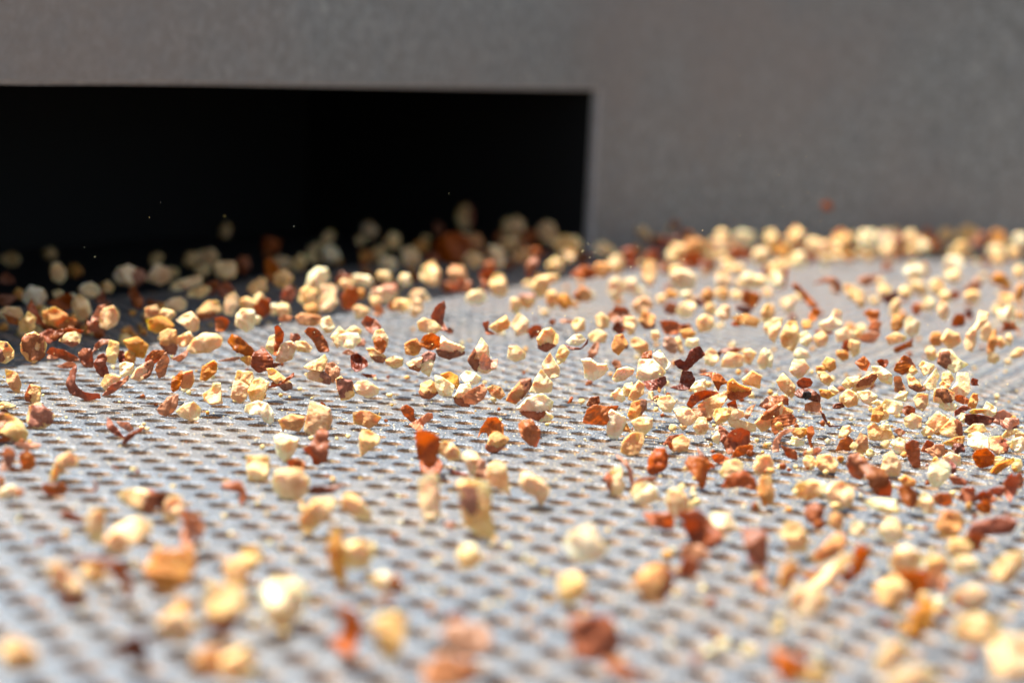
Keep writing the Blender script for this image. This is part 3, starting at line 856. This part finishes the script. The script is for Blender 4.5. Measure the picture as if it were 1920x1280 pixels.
B c P 1230,560 1250,480 1330,440 1380,520 1370,610 1310,620
B t 1520 530 130 110
B b 1550 630 150 110
B w 1650 710 150 100 | flat bright white chip on grey plate below the dim mound # the flat bright white chip
B b 1730 550 120 120
B w 1820 620 110 160 10
B c P 850,720 870,660 980,620 1040,620 1060,680 1000,740 920,750 Su
B c 900 740 100 60
B p 920 800 60 90
B c 1215 700 170 90
B c 1110 770 160 90
B b 1040 780 80 80
B c 1200 790 90 110
B b 640 540 60 60
B b P 640,720 680,640 760,640 770,720 710,800 650,790
B t 780 680 70 70
B c 680 610 100 80
B c 540 670 130 100
B c 540 750 140 120
B c 390 710 120 130
B t 420 800 100 90
B b 240 700 100 120
B c 205 800 90 90
B w 130 800 50 80
B b 50 780 100 180
B c 30 740 80 100
B c 30 620 100 100
B w 10 880 50 60
B p 220 870 100 60
B t P 300,860 340,830 480,850 490,900 430,925 330,910
B w 535 920 90 110 @-90
B c 790 820 110 100
B b P 790,900 830,850 900,880 940,930 900,990 850,970 @-80
B c P 870,1020 900,960 950,950 990,1020 980,1080 930,1070 @-60
B o P 880,1040 920,1000 980,1050 960,1120 910,1130 @-55
B c P 830,1095 880,1090 930,1120 970,1150 950,1190 900,1190 860,1150 Sd @-55
B t 1175 1085 100 110 @-50
B o P 1230,1060 1260,1000 1320,980 1375,1010 1370,1080 1300,1105 @-50 | round glowing amber skin disc with dark centre # the round amber skin disc
B c P 1360,1100 1400,1000 1450,1040 1560,1080 1550,1130 1450,1165 1380,1140 Sd @-55 | cream chip with a peak and brown underside beside amber disc
B c P 1215,900 1260,865 1340,890 1390,940 1340,980 1230,960 @-75
B b P 1310,860 1350,780 1410,740 1420,790 1400,880 1440,950 1380,950 @-80
B d 1450 960 60 50
B b P 1700,900 1750,890 1740,950 1790,980 1730,990 @-80
B c P 1750,930 1820,880 1870,845 1900,900 1890,940 1810,975 @-80
B c P 1600,1180 1660,1080 1690,1020 1740,1080 1750,1180 1790,1230 1720,1270 1640,1240 Sl @-35 | pointed tan kernel with ragged pink skin torn from it # the ragged torn kernel
B p P 1680,1180 1710,1120 1760,1180 1810,1170 1800,1230 1730,1250 1690,1240 @-30 | ragged pink skin shred on a pointed tan kernel
B b P 370,970 400,940 460,950 520,1030 545,1110 470,1115 430,1040 @-55 | arched brown skin flake with a cream left end
B c 620 1010 100 130 -20 @-70
B w 700 1030 140 100 @-65
B c 730 970 100 70 @-75
B p 790 1050 70 60
B p 700 1125 90 40
B b P 130,1130 150,940 180,930 210,980 190,1080 160,1140 @-50 | upright dark brown skin blade between two cream chips # the upright dark skin blade
B c P 75,1090 100,1010 150,990 150,1080 120,1140 @-60
B c P 150,1180 190,1060 260,1040 300,1080 270,1170 190,1195 @-50
B b 290 1010 80 60 @-65
B c P 300,1040 370,1040 420,1090 400,1120 310,1110 @-55
B b P -20,1130 50,1095 130,1170 120,1240 20,1270 -30,1220 @-40 | dusty reddish skin tent with a dark foot # the dusty reddish skin tent
B d P 30,1240 130,1200 180,1210 100,1260 @-40
D c 20 350 90 110
D c 200 340 130 130
D b 260 280 90 60
D d 330 250 90 80
D b 440 100 75 80 g=500 | lone red crumb flying in front of the grey wall # the lone red crumb before the wall
D b 430 250 100 90
D c 350 390 110 90
D c 440 420 120 100
D c 500 400 90 90
D c 570 360 120 140 20
D w 750 360 140 130 | round white chip, brightest in the heap along the wall # the round white chip by the wall
D w 890 340 110 100
D b 880 260 110 70
D t 1050 240 130 140
D b 980 370 80 130
D c 1060 350 90 110
D w 1150 400 120 90
D c 900 440 100 110
D c 1080 450 90 80
D b 1200 310 90 90
D c 1330 320 120 90
D b 1240 400 110 70
D t 1430 250 130 90
D c 1500 310 140 110
D b 1560 220 90 70
D b 1590 370 120 120
D t 1720 350 110 130
D c 1850 260 150 110 25
D w 1890 360 90 80
D c 1700 440 120 110
D c 1850 460 100 90
D c 1730 505 90 90
D c 1450 430 110 90
D t 90 430 160 80
D w 210 510 130 110
D c 100 550 120 80
D c 30 585 80 80
D w 60 660 110 110
D b 125 650 50 140
D b 330 480 100 50
D w 1100 590 140 120 | large round white chip resting on open plate before the wall # the lone large round white chip
D t 1170 590 65 110
D w 1390 530 120 120
D c 1390 630 110 90
D c 1270 710 120 110
D b P 350,700 430,640 500,650 550,700 530,760 490,750 480,700 430,680 | wavy red-brown skin strip on bare plate, arched like a bridge # the bridge-shaped red skin strip
D b P 180,690 240,700 310,780 370,850 320,870 260,790 200,740 | long rusty skin strip slanting down to the right # the long slanting rusty strip
D p 740 660 130 70 10
D c 620 750 90 120 40
D c 690 800 80 130
D c 880 740 100 90
D d P 840,790 890,770 970,740 970,800 910,850
D c 1030 750 90 80
D c 960 860 80 100 -20
D o 1110 870 70 90
D w 1205 850 100 100
D c 1330 790 80 90
D c 1320 890 80 130
D p 1540 700 130 90 30
D b 1410 770 60 70
D c 1530 780 100 80
D t 1750 660 140 90 -20
D c 1880 600 90 90
D c 1790 800 110 100
D t 1890 750 70 120
D w 1785 920 130 120
D b 1820 1010 130 80
D b 1430 960 110 110
D d 1510 920 60 60
D c 150 840 120 120
D c 20 900 60 110
D c P 0,1010 40,950 110,950 90,1040 50,1130 10,1090 @-110
D c 160 1070 120 190 @-100
D o 345 920 70 120 -20
D w P 390,980 460,950 500,880 550,900 545,1000 460,1040 400,1020 @-120 | bright white chip shaped like a boot in right distance # the boot-shaped white chip
D t 290 1000 70 70
D b 430 1045 120 60
D w 280 1100 90 100
D c 395 1110 110 110
D c 580 1085 130 110
D c 650 1170 80 120
D w 660 1070 80 60
D b 590 1160 90 100
D t 560 1225 90 70
D o 790 930 110 90
D p 800 1015 110 80
D p 770 1090 130 70
D c 960 1100 150 75 12 @-110 | bright oblong chip with a pink flake under it, right distance # the bright oblong chip
D b 1030 1150 150 50 30
D t 965 990 80 110
D w 1080 1010 100 120
D t 1260 1100 90 110
D w 1370 1100 130 120 @-110
D c P 1480,1160 1490,1070 1560,980 1580,900 1650,920 1630,990 1570,1040 1560,1130 1530,1190 @-110 | long leaning cream kernel, tallest of the right distance # the long leaning cream kernel
D c 1640 1050 100 120
D t 1680 1130 60 170
D c 1740 1130 80 90
D c 1810 1110 60 80
D w 250 1215 110 70
D c 1220 1210 80 100
D w 1340 1230 120 80
D c 1870 1210 100 70
D c 1690 1245 90 80
H w 15 50 50 120 @-90
H t P 410,90 440,40 500,60 510,120 460,150 @-60
H t 400 125 80 50 @-60
H c P 370,150 430,150 490,210 450,250 400,220 @-45
H c 235 125 110 140 @-60
H c P 65,220 115,160 200,250 200,310 170,340 100,280 @-20 | spear-headed cream chip left of a dark skin hood # the spear-headed cream chip
H b 270 235 90 80 @-25
H d P 205,310 240,280 310,275 340,290 390,330 390,380 340,370 300,350 230,340 @-10 | dark skin hood with a black bead in it # the dark beaded skin hood
H k 292 322 56 56 @-8 | glossy black bead under the dark skin hood
H p P 330,370 390,380 390,450 280,440 280,390 @-10
H d P 385,430 430,470 460,540 550,550 460,558 420,500 @0 | thin dark stalk trailing from the skin hood to the plate
H b P -60,400 0,340 60,330 150,350 150,400 90,390 0,430 @-15 | comb-edged rusty skin piece behind a split dark slice # the comb-edged rusty piece
H c P -95,530 -20,450 95,380 110,410 90,490 0,570 -40,590 Sf @-5 | slanted slice with cream edge and dark red speckled face # the slanted dark red slice
H c P 100,400 190,440 150,490 80,480 @-10
H b P 40,520 90,480 170,465 208,500 190,540 110,560 60,620 40,580 @0 | matt red-brown skin scrap with flour dots, below the dark slice
H p P 40,740 50,660 110,590 190,570 180,590 110,630 85,690 90,740 @25 | pink C-shaped skin ring open to the right # the pink C-shaped skin ring
H t P 160,570 290,570 290,620 200,630 @10
H o P 290,570 345,560 345,610 315,660 345,710 325,715 295,640 @10 | amber spoon-shaped skin with a thin handle # the amber spoon-shaped skin
H w 215 680 110 50 @10
H b P 95,700 210,740 220,810 150,790 @15
H c 315 830 90 90 @35
H p 360 745 90 70 @25
H c P 360,850 380,780 460,770 520,830 500,900 400,890 @40 | knobbly golden-cream ball low right of the pink ring # the knobbly golden ball
H c P 525,640 560,560 610,550 630,590 580,640 @5
H o P 525,750 540,670 600,640 650,680 620,750 560,740 @5 | ribbed amber skin shell below a cream chip # the ribbed amber shell
H c P 555,240 600,190 680,185 680,230 600,280 @-30
H c P 630,280 690,200 790,150 818,180 780,250 660,300 Sf @-30 | long brown-skinned almond stick tilted up to the right # the long brown-skinned stick
H o P 655,80 720,30 770,90 740,140 690,120 @-50
H w P 780,110 850,110 930,170 920,240 850,220 800,160 @-40
H c P 540,330 600,280 660,310 670,390 600,410 540,370 @-15
H c P 670,300 760,290 820,330 770,400 710,370 @-15
H t P 385,280 450,285 500,320 450,350 400,330 @-20
H w 490 290 80 60 @-30
H d 530 405 90 50 @-10
H b 860 80 70 60 @-60
H b 1030 95 140 120 @-55
H p 980 230 90 130 @-30
H c 1090 140 60 60 @-50
H c P 1050,180 1100,190 1180,280 1120,290 1060,260 Sd @-30
H c 1190 120 110 90 @-50
H w P 1170,240 1220,170 1260,125 1285,180 1250,270 1200,280 @-35 | slim white chip leaning right in the crowded upper right # the slim white leaning chip
H w P 1280,80 1300,10 1370,0 1440,60 1500,90 1400,150 1340,120 Sl @-55 | wide white chip with a brown corner, top of the crowd # the wide brown-cornered white chip
H c 1350 190 90 90 @-45
H w P 1370,280 1410,230 1420,160 1500,160 1510,230 1510,300 1460,340 1400,320 @-30 | tall white two-tier chip above an orange scrap # the white two-tier chip
H b 1545 225 70 60 @-30
H c P 1245,370 1250,280 1320,265 1400,310 1390,360 1310,385 Sf @-20
H o 1450 355 120 60 @-25
H c 1325 250 70 60 @-30
H w 1350 400 120 70 @-20
H t 1540 370 60 110 -20 @-20
H y P 1095,350 1130,310 1200,320 1200,390 1160,440 1110,410 @-25 | dull yellow chip standing apart on bare plate # the dull yellow chip
H w P 945,350 990,295 1045,300 1030,370 @-15
H w P 850,400 890,355 1000,380 1010,420 960,470 890,450 @-5 | bright white star-shaped chip, centre of the right-hand crowd # the white star-shaped chip
H w P 775,380 820,355 860,375 830,410 @-10
H t P 770,510 790,430 850,400 870,470 830,525 Sl @0
H c P 870,430 910,460 900,500 840,510 @0
H b 1055 430 80 80 @-10
H c P 1025,500 1080,460 1150,490 1145,560 1080,575 1030,550 @0 | cream cube with shaded right face over grey grit # the cream cube over grey grit
H c P 1185,530 1270,445 1350,500 1340,540 1270,600 1220,570 @-5 | four-cornered pale chip standing on one corner # the pale chip on one corner
H c P 1290,590 1380,490 1440,530 1450,610 1400,640 1310,620 Sr @0
H c P 1150,600 1190,555 1250,590 1230,620 1170,630 @0
H w P 1430,500 1450,455 1490,470 1470,540 @-5
H d P 1470,520 1490,465 1590,470 1660,490 1640,540 1530,550 @-5 | dark speckled skin bar lying level among white chips # the dark speckled skin bar
H b P 1400,440 1470,400 1520,420 1450,460 1390,480 @-10
H t 1560 445 110 40 @-10
H w P 1610,450 1640,370 1715,420 1700,470 1650,490 @-10
H c P 1470,600 1540,540 1610,540 1640,590 1560,615 Sf @0
H w P 1500,690 1510,620 1580,600 1650,650 1640,720 1560,740 @5 | white cube with a sunlit top, right of centre crowd # the white cube with sunlit top
H c P 1660,720 1670,640 1740,630 1800,680 1790,740 1720,770 Sr @5
H p 1750 480 150 90 @-10
H p 1830 530 110 80 @0
H y P 1755,630 1790,580 1870,575 1840,620 1780,640 @0
H d 1815 555 90 45 @-5
H w 1885 690 110 100 @5
H c 1885 620 70 60 @0
H o P 1530,790 1560,740 1640,730 1690,780 1680,850 1600,875 1550,840 @20 | round amber skin flake below the white cube # the amber flake below the white cube
H c P 1310,790 1360,750 1440,780 1440,850 1390,850 @25
H w P 1200,940 1230,850 1310,820 1360,870 1350,940 1280,1020 1230,1010 @50 | white kernel with a tan wedge side, pointing down # the white kernel pointing down
H d 1375 870 60 80 @35
H t P 1670,905 1710,840 1840,805 1845,830 1720,915 @25 | thin yellow-tan stick rising to the right near the edge
H c 1720 810 90 60 @20
H c 1870 850 70 90 @25
H b P 1190,660 1240,680 1220,760 1150,740 @5
H t P 1310,680 1400,640 1470,630 1450,720 1350,700 @5
H d 1430 720 80 80 @10
H p 1270 740 140 90 @10
H b P 1030,700 1080,670 1130,690 1145,860 1090,870 1050,800 @15 | upright ribbed dark rust skin plank # the upright ribbed rust plank
H w P 920,680 980,640 1030,670 1030,770 960,750 @10
H c P 750,560 800,530 850,570 920,590 940,640 850,660 760,650 @0 | twisted pale knot of almond left of grey grit # the twisted pale knot
H t P 690,610 740,640 750,720 690,780 650,700 @10
H w 880 580 80 90 @-5
H p 990 600 80 60 @0
H y P 850,880 880,780 930,750 1000,850 980,930 900,930 @45
H b P 590,850 610,780 680,760 740,820 700,950 650,940 @60 | blurred maroon skin piece above a grey-brown almond tip
H b P 700,880 760,860 860,900 920,1000 940,1100 830,1090 760,1020 @90 | smooth grey-brown almond tip, blurred, with a bright dot # the grey-brown almond tip
H w P 200,1020 230,980 330,960 430,990 420,1060 300,1110 220,1080 @100 | glowing cream oval lying level, left of a rounder one # the glowing level cream oval
H c P 430,1050 480,990 560,980 640,1050 620,1140 540,1180 460,1120 @110
H w P 700,1130 800,1100 950,1110 970,1180 900,1220 780,1170
H t P 540,960 740,1050 780,1080 640,1020 @90
H b 1060 1090 100 170 35
H t 1050 970 110 80
H t 15 1030 60 180
H b 350 1215 180 120
H b 1430 965 140 70
H b 1500 1070 150 110
H b 1630 1090 120 110
H o 1620 1165 90 90
H b 1820 1000 100 200
H o 1320 1110 150 110
H w 1190 1140 90 160
H b 1890 960 60 100
H b 1710 1040 100 80
L c P 100,170 140,90 240,100 290,180 280,290 180,280
L t P 340,320 480,190 560,170 570,260 480,340 380,380 | upper of two long blurred kernels slanting side by side
L c P 300,560 420,440 560,320 620,360 560,440 440,560 360,600 | lower of two long blurred kernels slanting side by side # the long slanting kernel pair
L b 350 460 150 50 35
L t P 80,540 110,400 200,370 230,430 170,540 130,600
L c P 170,660 220,570 340,570 420,640 400,740 280,780 190,740
L o 690 370 100 260
L b 600 480 120 80
L t 510 70 90 120
L w 670 130 110 120
L w P 830,150 900,60 960,60 1020,140 980,210 900,220 | white blurred diamond-shaped chip standing alone lower right # the white diamond-shaped chip
L w 1060 350 240 160
L o P 960,450 1190,430 1190,560 1100,640 1050,560 | vivid orange blurred skin wedge under a white oval # the vivid orange skin wedge
L c 930 590 230 230
L c 1270 400 150 150
L w 1480 400 170 120
L y 1520 640 230 180
L y 1580 880 300 190 | wide pale yellow blurred oval, widest in the lower right # the wide pale yellow oval
L c 1840 1090 310 320 | biggest blurred cream ball, cut by the lower right corner
L y P 1670,430 1760,330 1900,310 1910,400 1800,530 1700,500
L t 1360 90 180 150
L c 1440 270 140 140
L b P 1480,180 1560,80 1720,40 1830,60 1780,150 1600,180 | long blurred salmon skin piece near the right edge # the long salmon skin piece
L b 1540 220 130 150
L d 1820 90 60 150
L t P 1060,900 1080,760 1170,660 1240,680 1230,790 1130,930
L p 1270 530 100 130
L c P 790,1140 880,1000 1000,970 1050,1060 960,1150 850,1190
L o P 60,1050 150,1070 300,1140 200,1220 130,1280 80,1180 | blurred burnt-orange skin flake at the bottom edge # the burnt-orange bottom-edge flake
L c 330 1220 260 130
L c 1090 1240 300 150
"""
def parse():
    out = []
    for ln, raw in enumerate(DATA.strip().splitlines()):
        body, _, lab = raw.partition('|'); lab, _, short = lab.partition('#'); tk = body.split()
        ox, oy, sc = PANEL[tk[0]]; c = dict(kind=tk[1], label=lab.strip(), short=short.strip(), skin=None, off=None, g=None, id=ln)
        rnd = random.Random(ln * 7 + 3)
        rest = tk[2:]
        if rest[0] == 'P':
            pts = []; i = 1
            while i < len(rest) and ',' in rest[i]:
                x, y = rest[i].split(','); pts.append((ox + float(x) / sc, oy + float(y) / sc)); i += 1
            pts = np.array(pts); opts = rest[i:]; c['hero'] = True
        else:
            nums = []; i = 0
            while i < len(rest) and rest[i].lstrip('-').replace('.', '').isdigit(): nums.append(float(rest[i])); i += 1
            opts = rest[i:]; x, y, w, h = nums[:4]; rot = math.radians(nums[4] if len(nums) > 4 else rnd.uniform(-14, 14))
            flake = c['kind'] in 'bopd'; k = rnd.randint(7, 10) if flake else rnd.randint(5, 7)
            ph = rnd.uniform(0, 6.28); pts = []
            for j in range(k):
                a = ph + (j + rnd.uniform(-.25, .25)) * 6.2832 / k; r = rnd.uniform(.58, 1.16) if flake else rnd.uniform(.84, 1.14)
                ex, ey = math.cos(a) * r * w * .58, -math.sin(a) * r * h * .58
                pts.append((ox + (x + ex * math.cos(rot) + ey * math.sin(rot)) / sc, oy + (y - ex * math.sin(rot) + ey * math.cos(rot)) / sc))
            pts = np.array(pts); c['hero'] = False
        for o in opts:
            if o[0] == 'S': c['skin'] = o[1]
            elif o[0] == '@': c['off'] = float(o[1:])
            elif o[:2] == 'g=': c['g'] = float(o[2:])
        mid_ = (pts.min(0) + pts.max(0)) / 2
        if tk[0] in 'IJKL': pts = mid_ + (pts - mid_) * 1.07
        lo, hi = pts.min(0), pts.max(0); c['pts'] = pts; c['c'] = (lo + hi) / 2; c['wh'] = hi - lo
        yf = yfocus(c['c'][0]); b = hi[1]
        if c['g'] is None:
            if c['off'] is not None: c['g'] = max(yf + c['off'], b + 1)
            elif b < yf: c['g'] = b + (.08 if b < 520 else .22 if b < 600 else .38) * (yf - b)
            else: c['g'] = b + .07 * (b - yf) + 5
        out.append(c)
    return out
CH = parse()
# one-of-a-kind wording
for c in CH:
    c['flake'] = c['kind'] in 'bopd'; c['area'] = c['wh'][0] * c['wh'][1]
kern = sorted([c for c in CH if not c['flake']], key=lambda c: (not c['label'], -c['area']))
for c in kern[300:]: c['stuff'] = True
COL = {'c': 'cream', 'w': 'whitish', 't': 'tan', 'y': 'dull yellow', 'b': 'brown', 'o': 'amber', 'p': 'pale pink', 'd': 'dark red', 'k': 'black'}
ORD = ['', 'second ', 'third ', 'fourth ', 'fifth ', 'sixth ', 'seventh ', 'eighth ', 'ninth ', 'tenth ']
LM = [c for c in CH if c['short']]
def where(c, m):
    dx, dy = c['c'] - m['c']; a = math.degrees(math.atan2(-dy, dx)) % 360
    return ['right of', 'up and right of', 'above', 'up and left of', 'left of', 'down and left of', 'below', 'down and right of'][int((a + 22.5) // 45) % 8]
used = {}
for c in CH:
    if c.get('stuff') or c['label']: continue
    soft = abs(c['g'] - yfocus(c['c'][0])) > 95
    w, h = c['wh']; shape = 'long ' if max(w, h) > 1.75 * min(w, h) else ''
    what = ('blurred ' if soft else '') + shape + COL[c['kind']] + (' skin flake' if c['flake'] else ' almond chip') + (' with brown skin' if c['skin'] and not c['flake'] else '')
    m = min(LM, key=lambda m: np.linalg.norm(c['c'] - m['c'])); c['what'], c['m'], c['dir'] = what, m, where(c, m)
    used.setdefault((what, c['dir'], m['id']), []).append(c)
for key, L in used.items():
    L.sort(key=lambda c: np.linalg.norm(c['c'] - c['m']['c']))
    for i, c in enumerate(L):
        if len(c['what'].split()) + len(c['dir'].split()) + len(c['m']['short'].split()) + 2 > 16:
            c['what'] = c['what'].replace('almond chip with brown skin', 'skinned chip').replace('almond chip', 'chip').replace('skin flake', 'flake')
        c['label'] = f"{c['what']}, {ORD[i]}{'nearest ' if len(L) > 1 else ''}{c['dir']} {c['m']['short']}"
seen = {}
for c in CH:
    if c.get('stuff'): continue
    if c['label'] in seen or len(c['label'].split()) > 16: print('LABEL', c['label'])
    seen[c['label']] = 1

DEP = {}
def build_piece(c):
    rnd = random.Random(c['id'] * 13 + 5)
    depth = ground_depth(c['c'][0], c['g']); m_per_px = depth / FPX
    P = (c['pts'] - c['c']) * np.array([1, -1]) * m_per_px
    if (P[:, 0] * np.roll(P[:, 1], -1) - np.roll(P[:, 0], -1) * P[:, 1]).sum() < 0: P = P[::-1]
    w, h = c['wh'] * m_per_px; mn = min(w, h)
    soft = abs(c['g'] - yfocus(c['c'][0]))
    res = 18 if soft < 60 else 11 if soft < 130 else 7
    s = math.sqrt(w * h) / res
    if c['flake']:
        V, F, size, seed = flake_mesh(P, s, c['id'] + 1); deep = 0
    else:
        thick = mn * rnd.uniform(.34, .5); V, F, size, seed = kernel_mesh(P, thick, s, c['id'] + 1, 'almond_chip', M[c['kind']])
    loc = at(c['c'][0], c['c'][1], depth)
    low = min((loc + RIGHT * x + UP * y - FWD * z).z for x, y, z in V)
    if low < .00003: loc.z += .00003 - low
    return V, F, size, loc
stuffV, stuffF, stuffM = [], [], []
SM = 'cwtyb'
def add_stuff(V, F, loc, kind):
    k = len(stuffV); stuffV.extend(tuple(loc + RIGHT * x + UP * y - FWD * z) for x, y, z in V)
    stuffF.extend(tuple(i + k for i in f) for f in F); stuffM.extend([SM.index(kind) if kind in SM else 0] * len(F))
for c in CH:
    V, F, size, loc = build_piece(c)
    if c.get('stuff'):
        add_stuff(V, F, loc, c['kind']); continue
    two = c['skin'] and not c['flake']
    o = link('kernel' if two else 'skin_flake' if c['flake'] else 'almond_chip' if c['kind'] != 'k' else 'black_bead', V, F, M[c['kind']])
    sp = skin_patch(o.data, c['skin'], size, c['id']) if two else None
    if two:                                                # a thing of two parts: kernel and the skin stuck to it
        body = o; o = bpy.data.objects.new('almond_chip', None); C.objects.link(o); o.empty_display_size = .001
        body.parent = o
        if sp: link('skin', sp[0], sp[1], M['s']).parent = o
    if not c['flake']:
        me_ = (body if two else o).data; me_.set_sharp_from_angle(angle=math.radians(27))
    o.matrix_world = Matrix.Translation(loc) @ ROT.to_4x4()
    tag(o, c['label'], 'skin flake' if c['flake'] else 'almond chip' if c['kind'] != 'k' else 'bead',
        'loose almond skin flakes' if c['flake'] else 'chopped almond chips' if c['kind'] != 'k' else None)
# crumbs nobody could count, between and behind the pieces: denser to the right and along the foot of the wall
rc = random.Random(77)
def crumbs(n, x0, y0, x1, y1, lo, hi, kinds='cccwttyb', lift=0.0):
    for _ in range(n):
        px = rc.uniform(x0, x1); gy = rc.uniform(y0, y1); d = ground_depth(px, gy); g = on_ground(px, gy)
        if not inside(np.array([[g.x / PT, g.y / PT]]), .2 if gy > 500 else 6.0)[0] and gy > 500: continue
        if gy < 512 - .035 * px and px < 1100: continue
        r = rc.uniform(lo, hi) * PT; k = rc.randint(5, 7); a0 = rc.uniform(0, 6)
        P = np.array([(math.cos(a0 + j * 6.283 / k) * r * rc.uniform(.7, 1.2), math.sin(a0 + j * 6.283 / k) * r * rc.uniform(.6, 1.1)) for j in range(k)])
        V, F, size, seed = kernel_mesh(P, r * .6, r * .42, rc.randint(1, 9999), '', None)
        g.z = max(v[1] for v in V) + .0001 + rc.random() ** 3 * lift * PT
        add_stuff(V, F, g, rc.choice(kinds))
crumbs(150, 1180, 474, 1920, 496, .16, .40, 'cccwttyybbbb', 1.7)          # heap at the foot of the wall
crumbs(150, 0, 470, 1100, 560, .16, .38, 'cyttbbb', 1.6)               # inside and just before the outlet
crumbs(90, 0, 570, 300, 650, .12, .32, 'ccttbbb', 1.0)
crumbs(90, 1000, 500, 1920, 640, .10, .32, 'cccwtyb', 1.0)
crumbs(260, 1180, 640, 1920, 900, .03, .13, 'cccwttbb', .8)
crumbs(110, 1250, 900, 1920, 1250, .03, .13, 'cccwtbb', .3)
crumbs(90, 300, 600, 1180, 760, .03, .12, 'ccwttbb', .6)
crumbs(200, 0, 700, 1180, 1200, .02, .08, 'ccwtb', .2)
st = link('almond_rubble', stuffV, stuffF, [M[k] for k in SM], True, stuffM)
tag(st, 'small blurred almond bits scattered between the larger pieces', 'almond rubble', kind='stuff')

# ------------------------------------------------------------------ flour grains on the plate and dust in the air
TET = [(1, 1, 1), (1, -1, -1), (-1, 1, -1), (-1, -1, 1)]; TF = [(0, 1, 2), (0, 3, 1), (0, 2, 3), (1, 3, 2)]
OCT = [(1, 0, 0), (-1, 0, 0), (0, 1, 0), (0, -1, 0), (0, 0, 1), (0, 0, -1)]; OF = [(0, 2, 4), (2, 1, 4), (1, 3, 4), (3, 0, 4), (2, 0, 5), (1, 2, 5), (3, 1, 5), (0, 3, 5)]
def grains(points, name, mat):
    V, Fc = [], []
    for p, r in points:
        k = len(V); a = random.uniform(0, 6.28); ca, sa = math.cos(a), math.sin(a)
        for x, y, z in OCT:
            x *= random.uniform(.6, 1.2); y *= random.uniform(.6, 1.2)
            V.append((p[0] + (x * ca - y * sa) * r, p[1] + (x * sa + y * ca) * r, p[2] + z * r * .8))
        Fc += [tuple(i + k for i in f) for f in OF]
    return link(name, V, Fc, mat, False)
random.seed(11)
pts = []
H = HOLES[(HOLES[:, 1] > 30) & (HOLES[:, 1] < 78) & (np.abs(HOLES[:, 0]) < .36 * HOLES[:, 1])]
for _ in range(42000):
    c0 = H[random.randrange(len(H))]; a = random.uniform(0, 6.283); r = random.uniform(.40, .56)
    x, y = c0[0] + r * math.cos(a), c0[1] + r * math.sin(a)
    if random.random() > .25 + .75 * min(1, max(0, (x / max(y, 1) + .10) / .25)): continue
    if random.random() < abs(y - 48) / 36: continue
    q = random.random(); sz = .010 + .022 * q ** 3
    pts.append(((x * T, y * T, sz * T * .7), sz * T))
tag(grains(pts, 'almond_flour', M['w']), 'fine pale almond flour sprinkled over the sieve plate', 'almond flour', kind='stuff')
pts = []
def puff(n, x0, y0, x1, y1, lo=.010, hi=.026):
    for _ in range(n):
        px, py = random.uniform(x0, x1), random.uniform(y0, y1); d = ground_depth(px, yfocus(px)) * random.uniform(.93, 1.07)
        pts.append((tuple(at(px, py, d)), random.uniform(lo, hi) * T))
puff(16, 20, 330, 1000, 560, .006, .013); puff(14, 1100, 230, 1900, 420, .006, .014); puff(40, 1050, 420, 1400, 640); puff(110, 500, 560, 1900, 780, .008, .03)
puff(110, 1080, 700, 1920, 900, .012, .045); puff(20, 100, 600, 700, 740); puff(26, 1220, 690, 1250, 760, .01, .05)
tag(grains(pts, 'airborne_dust', M['w']), 'tiny bright specks of almond dust floating in the air', 'almond dust', kind='stuff')
